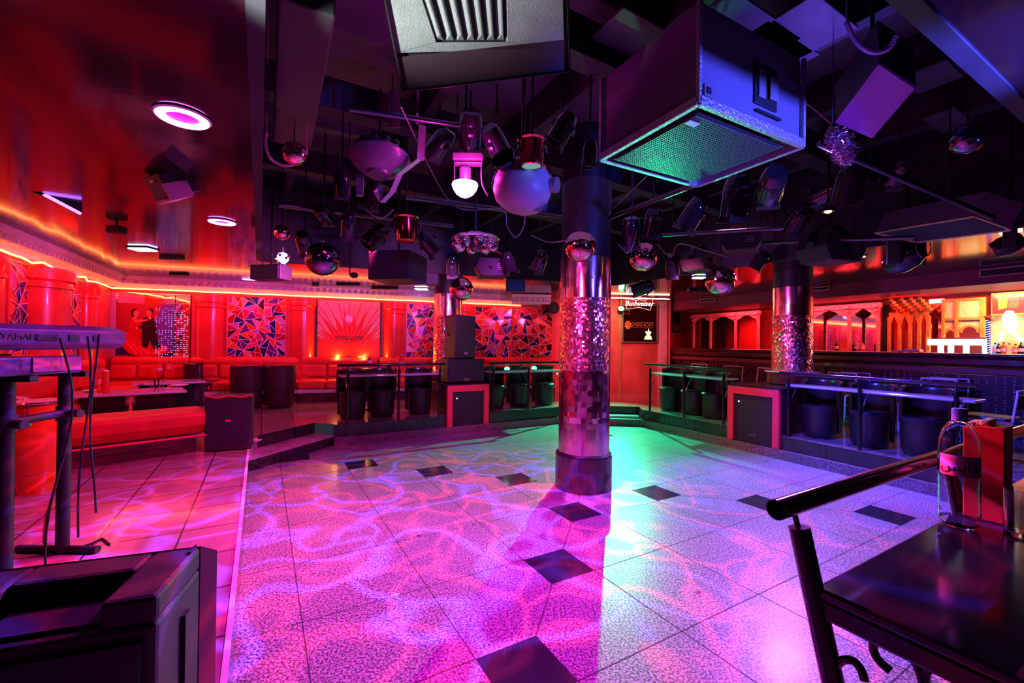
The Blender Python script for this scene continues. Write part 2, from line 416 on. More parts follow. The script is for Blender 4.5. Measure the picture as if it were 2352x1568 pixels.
st = MB(); st.prism([K4+Vector((.03, .05)), K6+Vector((-.03, .05)), Vector((2.47, 8.38)), Vector((1.0, 8.58))], 0, .16); st = st.build('step', 'step', bevel=.01)
tag(st, 'pale green lit step at the far corner of the dance floor behind the middle column', 'step')
# walls
def wall(name, a, b, z0, z1, m, th=.1):
    F = Frame(a, b); mb = MB(); q = [F.P(0, 0), F.P(F.L, 0), F.P(F.L, -th), F.P(0, -th)]; mb.prism(q, z0, z1); return struct(mb.build(name, m, keep=True))
wall('wall_left', OUT[8], OUT[0], 0, 2.9, 'redwall'); wall('wall_back', OUT[0], OUT[1], 0, 2.9, 'redwall')
wall('wall_end', OUT[1], OUT[2], 0, 2.9, 'pinkwall'); wall('wall_bar', OUT[4], OUT[5], 0, 2.9, 'redwall')
wall('wall_corner', OUT[2], OUT[3], 0, 2.9, 'pinkwall'); wall('wall_corner', OUT[3], OUT[4], 0, 2.9, 'redwall')
wall('wall_right', OUT[5], OUT[6], 0, 2.9, 'darkwall'); wall('wall_rear', OUT[6], OUT[7], 0, 2.9, 'darkwall'); wall('wall_rear', OUT[7], OUT[8], 0, 2.9, 'darkwall')
mb = ringmesh(OUT, CAV, CZ, up=False); struct(mb.build('ceiling', 'ceil', keep=True, norm=False))
mb = MB()
for i in range(4):
    F = Frame(CAV[i], CAV[(i+1) % 4]); c = V2(((CAV[0][0]+CAV[2][0])/2, (CAV[0][1]+CAV[2][1])/2)); n = F.n if F.n.dot(c-F.A) > 0 else -F.n
    q = [F.A, F.B, F.B-n*.06, F.A-n*.06]; mb.prism([(p.x, p.y) for p in q], CZ-.012, CAVZ)
struct(mb.build('wall_ceiling_recess', 'cavity', keep=True))
mb = MB(); mb.prism([(-.6, .2), (-4.0, 6.5), (2.1, 8.8), (5.3, 3.3)], CAVZ, CAVZ+.1); struct(mb.build('ceiling', 'slab', keep=True))
# joists under the recess slab
cc = V2(((CAV[0][0]+CAV[2][0])/2, (CAV[0][1]+CAV[2][1])/2)); HC = halfplanes(CAV)
g1 = Vector((math.cos(math.radians(30)), math.sin(math.radians(30)))); g2 = Vector((-g1.y, g1.x))
def beamline(mb, o, d, w, z0, z1):
    n = Vector((-d.y, d.x))*w/2; q = clip([o-d*9-n, o+d*9-n, o+d*9+n, o-d*9+n], HC)
    if q: mb.prism([(p.x, p.y) for p in q], z0, z1)
mb = MB()
for k in range(-6, 8): beamline(mb, cc+g1*(k*.95+.2), g2, .09, 3.45, CAVZ)
for k in range(-3, 4): beamline(mb, cc+g2*(k*1.5+.3), g1, .16, 3.32, 3.56)
struct(mb.build('trim_11', 'cavity', keep=True))
# bar soffit
mb = MB(); mb.prism([FBAR.P(-.75, 0)[:2], FBAR.P(FBAR.L+.1, 0)[:2], FBAR.P(FBAR.L+.1, -1.75)[:2], FBAR.P(-.75, -1.75)[:2]], 2.42, 2.648); struct(mb.build('trim_12', 'plum', keep=True))
# cornice with dentils
def cornice(nm, F, a0, a1, z0=2.45, n0=0.):
    mb = MB(); prof = [(0, 0), (.05, 0), (.07, .05), (.17, .07), (.19, .12), (.25, .15), (.27, .199), (0, .199)]
    A = [F.P(a0, n0+p, z0+q) for p, q in prof]; B = [F.P(a1, n0+p, z0+q) for p, q in prof]; mb.hull6(A, B)
    k = a0+.04
    while k < a1-.05:
                p = F.M(k, n0+.20, z0+.09); mb.box((0, 0, 0), (.055, .06, .06), p); k += .12
    return struct(mb.build(nm, 'cornice', keep=True))
cornice('trim_13', FL, 0, FL.L-.0); cornice('trim_14', FB, 0, FB.L-.45)
cornice('trim_15', Frame(FB.P(FB.L-1.3, .35)[:2], FB.P(FB.L-.1, .75)[:2]), 0, .9, 2.43)
# rope light under the cornice
def rope(F, a0, a1, z, n, wob, label, r=.013, m=None):
    P = []; k = a0; i = 0
    while k <= a1:
        P.append(F.P(k, n+RN.uniform(-wob, wob), z+RN.uniform(-wob, wob)*1.6)); k += .22
    mb = MB(); mb.tube(P, r, 6); o = mb.build('rope_light', m or 'ropelight'); tag(o, label, 'rope light'); return o
M_['ropelight'] = emis('rope_light_glow', (1., .20, .05), 10)
rope(FL, .2, FL.L-.05, 2.405, .12, .018, 'glowing orange rope light sagging under the left wall cornice')
rope(FB, .08, FB.L-.9, 2.425, .10, .002, 'straight glowing rope light along the back wall above the mosaics')
rope(Frame(FE.P(0, .9)[:2], FE.P(FE.L, .9)[:2]), 1.0, 2.75, 2.60, .0, .001, 'short glowing strip above the dark framed mirror at the far end', m=emis('warm_strip', (1., .40, .22), 12))
# ------------------------------------------------------------------ wall pilasters, mosaics, pictures
def TM(F, s, n, z): 
    p = F.P(s, n, z); return Matrix(((F.d.x, 0, F.n.x, p.x), (F.d.y, 0, F.n.y, p.y), (0, 1, 0, p.z), (0, 0, 0, 1)))
def column(F, px0, px1, label, grp='red half round columns along the walls'):
    s0, s1 = F.hit(px0, 760, .1)[0], F.hit(px1, 760, .1)[0]; c = (s0+s1)/2; r = (s1-s0)/2*.98
    t = thing('wall_column', label, 'column', F.P(c, 0, PZ), group=grp); a = math.atan2(F.n.y, F.n.x)
    M = Matrix.Translation(F.P(c, .0, 0)) @ Matrix.Rotation(a, 4, 'Z')
    mb = MB(); mb.lathe([(r*.86, PZ), (r*.86, 2.12)], M, 24, -PI/2, PI/2); mb.build('shaft', 'redcol', t, smooth=True)
    mb = MB(); mb.lathe([(r*.86, 2.12), (r*.95, 2.13), (r*.95, 2.16), (r*.9, 2.17), (r*.9, 2.2), (r, 2.23), (r, 2.375), (0, 2.375)], M, 24, -PI/2, PI/2); mb.build('capital', 'redcol', t, smooth=True)
    mb = MB(); mb.box((0, .012, (PZ+2.4)/2), (r*2.35, .024, 2.4-PZ), F.M(c, 0, 0)); mb.build('backing_strip', 'redwall', t)
    return t
column(FL, 72, 136, 'red half round column on the left wall between two mosaic panels')
column(FL, 199, 221, 'slim red column on the left wall beside the corner')
column(FL, -30, 14, 'red column at the left edge of the view above the keyboard')
column(FB, 442, 519, 'red half round column right of the dancing couple picture')
column(FB, 661, 727, 'red half round column between shard mosaic and sunburst panel')
column(FB, 877, 931, 'red half round column right of the sunburst panel')
column(FB, 1030, 1084, 'red column mostly hidden behind the stacked loudspeakers')
PAL = [((.06, .09, .50), 4), ((.70, .06, .12), 3), ((.85, .20, .40), 4), ((.95, .38, .10), 4), ((.40, .06, .55), 4), ((.75, .45, .85), 2), ((.12, .30, .35), 2), ((.85, .6, .75), 2), ((.16, .04, .16), 1)]
PALX = [c for c, w in PAL for _ in range(w)]
def mosaic(F, s0, s1, z0, z1, label, n=70, seed=1, pal=None, n0=.035, grp='shard mosaic wall panels'):
    R = random.Random(seed); W, H = s1-s0, z1-z0; pal = pal or PALX
    t = thing('mosaic_panel', label, 'mosaic', F.P((s0+s1)/2, 0, z0), group=grp)
    polys = [[Vector((0, 0)), Vector((W, 0)), Vector((W, H)), Vector((0, H))]]; cuts = []
    hubs = [Vector((R.uniform(.15, .85)*W, R.uniform(.15, .85)*H)) for _ in range(3)]
    def area(p): return abs(sum(p[i].cross(p[(i+1) % len(p)]) for i in range(len(p))))/2
    for h in (hubs[:1] if seed in (21, 9) else []):            # radiating cuts out of a hub first
        base = R.uniform(0, PI)
        for k in range(4):
            a = base+k*PI/4+R.uniform(-.1, .1); d = Vector((math.cos(a), math.sin(a))); nn = Vector((-d.y, d.x)); new = []
            for p in polys:
                if (sum(p, Vector((0, 0)))/len(p)-h).length < .34*max(W, H): 
                    A = clip(p, [(h, nn)]); B = clip(p, [(h, -nn)]); new += [q for q in (A, B) if q and area(q) > 1e-5]
                else: new.append(p)
            polys = new
    n = int(n*1.1)
    for _ in range(n*6):
        if len(polys) >= n: break
        polys.sort(key=area); p = polys.pop(R.choice((-1, -1, -1, -2, -3)) if len(polys) > 5 else -1); m_ = len(p)
        i = max(range(m_), key=lambda q: (p[(q+1) % m_]-p[q]).length); a = p[i]+(p[(i+1) % m_]-p[i])*R.uniform(.32, .68)
        j = max([q for q in range(m_) if q not in (i, (i+1) % m_)], key=lambda q: abs((p[q]-p[i]).cross((p[(i+1) % m_]-p[i]).normalized()))*R.uniform(.7, 1)); b = p[j] if R.random() < .6 else p[j].lerp(p[(j+1) % m_], R.uniform(.05, .4)); d = (b-a)
        if d.length < 1e-4: polys.append(p); continue
        nn = Vector((-d.y, d.x)); A = clip(p, [(a, nn)]); B = clip(p, [(a, -nn)]); polys += [q for q in (A, B) if q and area(q) > 1e-6]
    M = TM(F, s0, n0, z0); sh = MB(); ld = MB()
    for p in polys:
        c = sum(p, Vector((0, 0)))/len(p); tx, ty = R.uniform(-.06, .06), R.uniform(-.06, .06)
        sh.poly([M @ Vector((q.x, q.y, tx*(q.x-c.x)+ty*(q.y-c.y))) for q in p], R.choice(pal))
        for i in range(len(p)):
            a, b = p[i], p[(i+1) % len(p)]
            if a.x > b.x: continue
            d = b-a
            if d.length < .02: continue
            nn = Vector((-d.y, d.x)).normalized()*.0042; ld.poly([M @ Vector((q.x, q.y, .012)) for q in (a-nn, b-nn, b+nn, a+nn)])
    sh.build('glass_shards', 'shards', t, norm=False); ld.build('lead_lines', 'lead', t, norm=False)
    fr = MB()
    for a, b, c, d in ((-.03, 0, -.03, H+.03), (W, W+.03, -.03, H+.03)): fr.box(((a+b)/2 if b else -.015, (c+d)/2, -.01), (.03, d-c, .06), M)
    fr.box((W/2, -.015, -.01), (W, .03, .06), M); fr.box((W/2, H+.015, -.01), (W, .03, .06), M); fr.box((W/2, H/2, -.02), (W, H, .02), M); fr.build('frame', 'redwall', t)
    return t
def span(F, a, b, n=.04): return F.hit(a, 760, n)[0], F.hit(b, 760, n)[0]
MZ0, MZ1 = 1.10, 2.36
a, b = span(FL, 17, 70); mosaic(FL, a, b, MZ0, MZ1, 'dark red shard mosaic on the left wall left of the round column', 34, 3)
a, b = span(FL, 137, 183); mosaic(FL, a, b, MZ0, MZ1, 'mosaic with bright blue and white shards on the left wall', 34, 4)
a, b = span(FL, 222.5, 229); b = FL.L-.03
a, b = span(FB, 523, 655); mosaic(FB, a, b, MZ0, MZ1, 'large shard mosaic with two starburst hubs beside the picture of dancers', 95, 21)
a, b = span(FB, 934, 1003); mosaic(FB, a, b, MZ0, MZ1, 'narrow shard mosaic between round column and mirrored left column', 55, 9)
a, b = span(FB, 1090, 1176); mosaic(FB, a, b, MZ0, MZ1, 'violet and pink shard mosaic right of the stacked loudspeakers', 60, 14)
a, b = span(FB, 1178, 1268); mosaic(FB, a, b, MZ0, MZ1, 'mostly red shard mosaic at the right end of the back wall', 60, 15, [((.75, .05, .05)), (.85, .15, .1), (.6, .04, .05), (.9, .3, .2), (.2, .03, .05), (.1, .1, .3), (.8, .1, .15)])
# picture of a dancing couple under a mirror frame
s0, s1 = span(FB, 234, 437); W = s1-s0
t = thing('wall_picture', 'large mirrored picture of a couple dancing, red gown and blue light strings', 'picture', FB.P((s0+s1)/2, 0, MZ0)); M = TM(FB, s0, .03, MZ0); H = 1.26
def pp(x, y, z=.004): return M @ Vector((x*W, y*H, z))
mb = MB(); mb.box((W/2, H/2, -.02), (W, H, .02), M); mb.build('mirror_back', 'mirror', t)
mb = MB()
def pl(pts, col, z): mb.poly([pp(x, y, z) for x, y in pts], col)
pl([(.14, .0), (.80, .0), (.80, .84), (.14, .84)], (.62, .12, .16), .002)
pl([(.14, .0), (.80, .0), (.80, .10), (.48, .14), (.14, .22)], (.05, .06, .30), .003)
for k in range(7): pl([(.16+k*.07, .03+.01*k), (.22+k*.07, .06), (.20+k*.07, .09), (.14+k*.07, .06)], (.55, .08, .25), .004)
pl([(.50, .30), (.66, .84), (.80, .84), (.80, .12), (.62, .14)], (.40, .25, .62), .003)
sk = (.85, .45, .38)
def ell(cx_, cy_, rx, ry, col, z, n=18, rot=0):
    pl([(cx_+(rx*math.cos(2*PI*i/n)*math.cos(rot)-ry*H/W*math.sin(2*PI*i/n)*math.sin(rot)), cy_+(rx*W/H*math.cos(2*PI*i/n)*math.sin(rot)+ry*math.sin(2*PI*i/n)*math.cos(rot))) for i in range(n)], col, z)
pl([(.20, .34), (.27, .42), (.36, .36), (.48, .22), (.62, .24), (.735, .17), (.72, .11), (.60, .06), (.44, .05), (.30, .10), (.22, .20)], (.80, .08, .10), .005)
for k in range(5): pl([(.24+.07*k, .30-.04*k), (.27+.07*k, .29-.04*k), (.40+.07*k, .10), (.37+.07*k, .08)], (.92, .22, .26), .0055)
ell(.66, .165, .085, .05, (.90, .35, .38), .006, rot=.25)
pl([(.30, .34), (.28, .50), (.31, .60), (.37, .62), (.42, .58), (.44, .44), (.41, .34)], (.72, .05, .09), .007)
pl([(.44, .46), (.43, .60), (.49, .645), (.56, .63), (.60, .52), (.61, .36), (.66, .18), (.57, .16), (.53, .32), (.50, .18), (.44, .20)], (.09, .03, .07), .0065)
pl([(.515, .64), (.54, .64), (.535, .52)], (.8, .6, .7), .0075)
pl([(.335, .60), (.375, .60), (.38, .66), (.345, .66)], sk, .0072); pl([(.50, .62), (.53, .62), (.535, .67), (.505, .67)], sk, .0072)
ell(.372, .695, .030, .050, sk, .009, rot=-.1); ell(.355, .715, .040, .048, (.14, .03, .03), .0085, rot=.3); ell(.335, .675, .022, .035, (.14, .03, .03), .0084)
ell(.515, .705, .028, .048, sk, .009, rot=.1); ell(.530, .735, .036, .036, (.07, .02, .03), .0088, rot=-.4)
pl([(.34, .59), (.36, .56), (.50, .585), (.51, .61), (.40, .60)], sk, .0095); pl([(.57, .61), (.55, .50), (.40, .46), (.385, .50), (.50, .55), (.54, .62)], (.13, .05, .10), .0097); ell(.385, .475, .018, .022, sk, .010)
mb.build('printed_scene', 'paint', t, norm=False)
mb = MB()
for k in range(11):
    x = .60+k*.036
    for j in range(26):
        if RN.random() < .65: mb.sph(pp(x+RN.uniform(-.006, .006), .03+j*.030, .014), .0055, 6)
mb.build('light_dots', emis('blue_dot_glow', (.30, .35, 1.), 3.2), t)['kind'] = 'stuff'
mb = MB()
for x in (0, .14, .80, .985): mb.box(((x+.007)*W, H/2, .006), (.012, H, .02), M)
for y in (.86, .93, .995): mb.box((W/2, y*H, .006), (W, .010, .02), M)
mb.build('frame', 'chrome', t)
# advertising panel with sunburst
s0, s1 = span(FB, 729, 873); W = s1-s0
t = thing('advertising_panel', 'sunburst wall panel glowing orange at its foot, a name in a banner', 'wall panel', FB.P((s0+s1)/2, 0, MZ0)); M = TM(FB, s0, .03, MZ0)
mb = MB(); mb.poly([pp(0, 0, 0), pp(1, 0, 0), pp(1, 1, 0), pp(0, 1, 0)], (.90, .50, .55))
import itertools
cx_, cy_ = .5, .10; rays = []
for k in range(25):
    a = PI*(k/24)*1.0; r = (.50 if k % 2 == 0 else .80) if 0 < k < 24 else .5
    if k % 2: r = .86 if k % 4 == 1 else .74
    rays.append((min(1, max(0, cx_+r*math.cos(a)*.80)), min(.995, cy_+r*math.sin(a)*.92)))
P_ = [(1, 0)]+[(1, .35)]+rays+[(0, .35), (0, 0)]
for i in range(len(rays)-1): mb.poly([pp(cx_, cy_, .003), pp(*rays[i], .003), pp(*rays[i+1], .003)], (.88, .10, .02))
mb.poly([pp(0, 0, .002), pp(1, 0, .002), pp(1, .40, .002), pp(.5, .2, .002), pp(0, .40, .002)], (.85, .09, .02))
mb.build('printed_face', 'paint', t, norm=False)
mb = MB()
for k in range(13):
    a = PI*(.12+.76*k/12); p0 = pp(cx_+.26*math.cos(a), cy_+.36*math.sin(a), .006); p1 = pp(min(.99, max(.01, cx_+.95*math.cos(a))), min(.99, cy_+1.0*math.sin(a)), .006); mb.cyl(p0, p1, .0035, .0035, 5)
for y in (.30, .405): mb.box((.5*W, y*H, .006), (.44*W, .006, .004), M)
for x in (.28, .72): mb.box((x*W, .3525*H, .006), (.006, .105*H, .004), M)
mb.text('SMIRNOFF', .115, M @ Matrix.Translation((.5*W, .352*H, .008)), .004); mb.build('banner_lettering', 'ink', t)
mb = MB(); mb.lathe([(.09, 0), (.085, .03), (.05, .07), (0, .085)], M @ Matrix.Translation((.5*W, .012, .03)) @ Matrix.Rotation(-PI/2, 4, 'X') @ Matrix.Diagonal((1, .6, 1, 1)), 16, 0, 2*PI); mb.build('lamp_dome', 'darkwall', t)
gl = emis('foot_lamp_glow', (1., .42, .04), 26)
for x in (.32, .68):
    mb = MB(); mb.sph(M @ Vector((x*W, .05, .06)), .038, 10, (1.6, 1, .8)); mb.build('foot_lamp', gl, t)
mb = MB()
for x in (-.012, 1.012): mb.box((x*W, H/2, 0), (.03, H+.05, .06), M)
mb.box((W/2, -.015, .01), (W, .03, .08), M); mb.build('frame', 'darkwall', t)
# ------------------------------------------------------------------ banquettes along the walls
def banquette(F, s0, s1, label, nc, dep=.68, grp='red upholstered banquettes'):
    t = thing('banquette', label, 'sofa', F.P((s0+s1)/2, dep/2, PZ), group=grp); L = s1-s0
    mb = MB(); mb.box((L/2, dep/2-.02, .09), (L, dep-.06, .18), F.M(s0, 0, PZ)); mb.build('plinth', 'barwood', t)
    mb = MB(); mb.box((L/2, dep/2, .215), (L, dep+.02, .07), F.M(s0, 0, PZ)); mb.build('step_edge', 'plinth', t, bevel=.01)
    w = L/nc
    for k in range(nc):
        mb = MB(); mb.box((w*(k+.5), .44, .34), (w-.012, .46, .17), F.M(s0, 0, PZ)); mb.build('seat_cushion', 'sofa', t, bevel=.045, seg=3)
        mb = MB(); mb.box((w*(k+.5), .17, .60), (w-.012, .17, .26), F.M(s0, 0, PZ)); c = mb.build('back_cushion', 'sofa', t, bevel=.055, seg=3)
    mb = MB(); mb.box((L/2, .09, .40), (L, .14, .56), F.M(s0, 0, PZ)); mb.build('backrest', 'sofa', t)
    mb = MB(); m2 = F.M(s0, .15, PZ+.78)
    mb.lathe([(0, .005), (.07, .01), (.092, .05), (.092, L-.05), (.07, L-.01), (0, L-.005)], m2 @ Matrix.Rotation(PI/2, 4, 'Y'), 16); mb.build('bolster', 'sofa', t, smooth=True)
    return t
def sp(F, a, b): return F.hit(a, 850, .3)[0], F.hit(b, 850, .3)[0]
a, b = sp(FB, 262, 430); banquette(FB, .1, b, 'red banquette in the corner under the dancing couple picture', 3)
a, b = sp(FB, 431, 688); banquette(FB, a, b, 'red banquette under the large shard mosaic behind the tub chairs', 4)
a, b2 = sp(FB, 689, 868); banquette(FB, a, b2, 'red banquette under the sunburst advertising panel', 3)
a, b3 = sp(FB, 869, 1062); banquette(FB, a, b3, 'red banquette behind the shelf and the left loudspeakers', 3)
a, b4 = sp(FB, 1063, 1262); banquette(FB, a, b4, 'red banquette at the right end of the back wall', 3)
banquette(FL, FL.L-2.15, FL.L-1.06, 'red banquette along the left wall next to the corner', 2)
banquette(FL, FL.L-4.4, FL.L-2.2, 'red banquette along the left wall behind the drums', 3)
# ------------------------------------------------------------------ tub chairs
def tub(name, label, grp, h=.76):
    t = thing(name, label, 'chair', group=grp)
    mb = MB(); mb.lathe([(0, .03), (.205, .03), (.215, .06), (.225, .33), (.232, .36)], None, 28); mb.lathe([(.19, .0), (.20, .035), (0, .035)], None, 20); mb.build('drum_base', 'leather', t, smooth=True, local=True)
    mb = MB(); mb.lathe([(0, .355), (.225, .355), (.238, .375), (.238, .405), (.215, .43), (.12, .437), (0, .437)], None, 28); mb.build('seat_cushion', 'leather', t, smooth=True, local=True)
    mb = MB(); mb.arc(0, .03, .215, .27, .34, h-.02, math.radians(-2), math.radians(182), 22); mb.arc(0, .03, .215, .255, .06, .35, math.radians(20), math.radians(160), 18); mb.build('backrest', 'leather', t, smooth=True, local=True, bevel=.012)
    mb = MB(); n = 22; mb.tube([(.2425*math.cos(math.radians(-2+184*i/n)), .03+.2425*math.sin(math.radians(-2+184*i/n)), h-.02) for i in range(n+1)], .03, 8); mb.build('padded_rim', 'leather', t, smooth=True, local=True)
    return t
GC = 'black tub chairs'
c0 = tub('tub_chair', 'black tub chair seen from behind, left of the pair in front of the red banquette', GC)
def place(o, loc, rz, label=None):
    m = Matrix.Translation(Vector(loc)) @ Matrix.Rotation(rz, 4, 'Z'); o.matrix_world = m; ROOTM[o.name] = m
    if label: o['label'] = label
def G(px, py, z=PZ): return onz(px, py, z)
p = G(557, 941); p.y += .15; place(c0, (p.x, p.y, PZ), math.radians(200))
p = G(634, 938); p.y += .15; dup(c0, 'black tub chair seen from behind, right of the pair in front of the red banquette', (p.x, p.y, PZ), math.radians(190))
p = G(456, 930); p.y += .1; dup(c0, 'black tub chair turned sideways between the low table and the corner sofa', (p.x, p.y, PZ), math.radians(120))
FK = Frame(Pc, K4); FR = Frame(K6, Kc)
if FK.n.dot(PC-FK.A) > 0: FK.n = -FK.n
if FR.n.dot(PC-FR.A) > 0: FR.n = -FR.n
def tspx(F, px, n):
    A = F.A+F.n*n; d = ray(px, 900); d = Vector((d.x, d.y)); dn = Vector((-d.y, d.x)); return -A.dot(dn)/F.d.dot(dn)
def chair_on(F, px, label, n=.44, rzo=0):
    s = tspx(F, px, n); p = F.P(s, n, PZ); rz = math.atan2(-F.n.y, -F.n.x)+PI/2; dup(c0, label, M=Matrix.Translation(p) @ Matrix.Rotation(rz+rzo, 4, 'Z') @ Matrix.Diagonal((.88, .88, 1, 1)))
for px, lb in ((810, 'black tub chair behind the left shelf, leftmost of three'), (878, 'black tub chair behind the left shelf, under the glasses'), (963, 'black tub chair behind the left shelf, nearest the loudspeakers')): chair_on(FK, px, lb)
for px, lb in ((1134, 'black tub chair just right of the left loudspeaker stack'), (1191, 'black tub chair behind the green lit shelf, middle one'), (1249, 'black tub chair behind the green lit shelf beside the big mirrored column')): chair_on(FK, px, lb)
for px, lb in ((1541, 'black tub chair at the far end of the right shelf near the sign wall'), (1592, 'black tub chair behind the right green lit shelf, middle of three'), (1641, 'black tub chair next to the right red framed subwoofer cabinet')): chair_on(FR, px, lb)
for px, lb in ((1882, 'black tub chair right of the red framed cabinet under the blue lit shelf'), (1998, 'black tub chair under the middle of the blue lit shelf'), (2122, 'black tub chair under the right end of the blue lit shelf behind the bottle')): chair_on(FR, px, lb)
# ------------------------------------------------------------------ shelf counters with handrails
def counter(F, s0, s1, posts, label, scroll=None, grp='drink shelves with handrails'):
    t = thing('drink_counter', label, 'counter', F.P(s0, .05, PZ), group=grp); L = s1-s0
    mb = MB(); mb.box((L/2, .21, .985), (L, .30, .03), F.M(s0, 0, 0)); mb.build('shelf', 'shelf', t, bevel=.012)
    mb = MB(); mb.cyl(F.P(s0-.06, .03, 1.15), F.P(s1+.02, .03, 1.15), .022, n=14); mb.build('handrail', 'darktube', t, smooth=True)
    for a in posts:
        mb = MB(); mb.cyl(F.P(a, .045, PZ), F.P(a, .045, 1.075), .021, n=12); mb.cyl(F.P(a, .045, 1.07), F.P(a, .03, 1.14), .008, n=8); mb.build('post', 'darktube', t, smooth=True)
    for a in posts:
        mb = MB(); P = [F.P(a, .06+.24*k/8, .96-.32*(1-k/8)**2.2) for k in range(9)]; mb.tube(P, .008, 6); mb.build('bracket', 'chrome', t, smooth=True)
    return t
sL = lambda px: tspx(FK, px, .045); sR = lambda px: tspx(FR, px, .045)
counter(FK, sL(783), sL(1018), [sL(799), sL(916), sL(1010)], 'narrow shelf with handrail on the left platform, lit violet')
counter(FK, sL(1130), sL(1296), [sL(1133), sL(1214), sL(1290)], 'shelf with handrail between loudspeakers and big mirrored column, lit green')
counter(FR, sR(1489), sR(1668), [sR(1493), sR(1571), sR(1662)], 'green lit shelf with handrail right of the far step')
counter(FR, sR(1803), sR(2240), [sR(1811), sR(1975), sR(2197)], 'long blue lit shelf with handrail in front of the bar')
# ------------------------------------------------------------------ red framed subwoofer cabinets
def cabinet(F, c, z0, z1, label, w=.76, dep=1.15, logo='RCF'):
    t = thing('subwoofer_cabinet', label, 'cabinet', F.P(c, dep/2, z0)); M = F.M(c, -.03, z0); H = z1-z0
    mb = MB(); mb.box((0, dep/2+.02, H/2), (w, dep-.04, H-.02), M); mb.build('carcass', 'barwood', t)
    mb = MB()
    for x in (-1, 1): mb.box((x*(w/2-.045), .0, H/2), (.09, .05, H), M)
    mb.box((0, 0, H-.055), (w-.18, .05, .11), M); mb.build('front_frame', 'redframe', t, bevel=.004)
    mb = MB(); mb.box((0, dep/2+.0, H+.008), (w+.06, dep+.05, .025), M); mb.build('top_board', 'counter', t, bevel=.005)
    mb = MB(); mb.box((0, .015, (H-.11)/2), (w-.19, .03, H-.12), M); g = mb.build('speaker_grille', 'grille', t)
    mb = MB(); mb.sph(M @ Vector((-.21, -.005, H-.22)), .012, 8); mb.build('indicator_light', emis('white_led', (.9, .8, 1), 2), g)
    m3 = M @ Matrix(((1, 0, 0, 0), (0, 0, -1, -.004), (0, 1, 0, .115), (0, 0, 0, 1)))
    mb = MB(); mb.text(logo, .06, m3, .003); mb.build('badge', 'grey', g)
    return t
FKm = Frame(Pc, K4); FKm.n = FK.n; FRm = Frame(K6, Kc); FRm.n = FR.n
cL = (tspx(FK, 1026, 0)+tspx(FK, 1120, 0))/2; cR = (tspx(FR, 1676, 0)+tspx(FR, 1795, 0))/2
cabinet(FK, cL, .015, .80, 'red framed cabinet with a subwoofer below the stacked loudspeakers'); cabinet(FR, cR, .125, .92, 'red framed cabinet with a subwoofer below the right mirrored column')
# ------------------------------------------------------------------ mirrored columns
def mcolumn(c, z0, label, base, r=.268, top=CAVZ, ped=None):
    t = thing('mirrored_column', label, 'column', (c.x, c.y, z0)); M = Matrix.Translation((c.x, c.y, 0))
    if base:
        mb = MB(); n = 20
        for k in range(n):
            a0, a1 = 2*PI*k/n, 2*PI*(k+1)/n-.012; mb.arc(0, 0, r, r+.03, z0, z0+.345, a0, a1, 2, M)
        mb.build('tiled_foot', 'cuff', t, smooth=False)
        mb = MB(); mb.lathe([(r+.005, z0), (r+.026, z0), (r+.026, z0+.36), (r+.0, z0+.38)], M, 40); mb.build('foot_lining', 'black', t, smooth=True)
        z = z0+.38
    else:
        mb = MB(); mb.lathe([(r+.06, z0), (r+.06, ped-.02), (0, ped-.02)], M, 32); mb.build('pedestal', 'barwood', t, smooth=True)
        mb = MB(); mb.lathe([(0, ped-.02), (r+.09, ped-.02), (r+.09, ped), (0, ped)], M, 40); mb.build('top_disc', 'shelf', t, smooth=True); z = ped
    if base:
        mb = MB(); mb.lathe([(r, z), (r, z+.32)], M, 40); mb.build('lower_sheet', 'sheetcol', t, smooth=True)
        mb = MB(); mb.lathe([(r, z+.32), (r, z+.85)], M, 40); mb.build('tile_band', 'brickcol', t, smooth=True); z += .85
    mb = MB(); mb.lathe([(r, z), (r, 1.98)], M, 40); mb.build('mosaic_band', 'mosaiccol', t, smooth=True)
    mb = MB(); mb.lathe([(r, 1.98), (r, 2.40)], M, 40); mb.build('upper_sheet', 'sheetcol', t, smooth=True)
    mb = MB(); mb.lathe([(r-.01, 2.40), (r-.01, top)], M, 32); mb.build('dark_shaft', 'black', t, smooth=True)
    return t
mcolumn(PC, 0, 'big mirrored column standing in the middle of the dance floor', True)
pL = FK.P(cL, .92); pR = FR.P(cR, .92)
mcolumn(Vector((pL.x, pL.y)), .83, 'mirrored column behind the stacked left loudspeakers', False, .27, ped=.98)
mcolumn(Vector((pR.x, pR.y)), .95, 'mirrored column on the right red framed cabinet', False, .27, ped=1.14)
# ------------------------------------------------------------------ stacked loudspeakers on the left cabinet
def wedge_speaker(M, w, d, h, label, logo=None, name='loudspeaker', slope=.06):
    t = thing(name, label, 'loudspeaker', M=M)
    mb = MB(); q = [(-w/2, 0), (w/2, 0), (w/2-slope, d), (-w/2+slope, d)]; mb.prism(q, 0, h); mb.build('cabinet', 'speaker', t, local=True, bevel=.012)
    mb = MB(); mb.box((0, -.012, h/2), (w-.03, .025, h-.03)); g = mb.build('grille', 'grille', t, local=True, bevel=.006)
    if logo: mb = MB(); mb.text(logo, .05, Matrix(((1, 0, 0, 0), (0, 0, -1, -.027), (0, 1, 0, h*.12), (0, 0, 0, 1))), .003); mb.build('badge', 'white', g, local=True)
    mb = MB(); mb.box((-w/2-.002+slope*.5, d*.5, h*.55), (.012, .12, .05)); mb.build('side_handle', 'black', t, local=True)
    return t
def face(F, s, n, z):  # local -Y faces the dance floor
    a = math.atan2(-F.n.y, -F.n.x)+PI/2; return Matrix.Translation(F.P(s, n, z)) @ Matrix.Rotation(a, 4, 'Z')
wedge_speaker(face(FK, cL, .06, .832), .68, .42, .40, 'wide black bass loudspeaker lying on the left red framed cabinet', 'RCF', slope=.02)
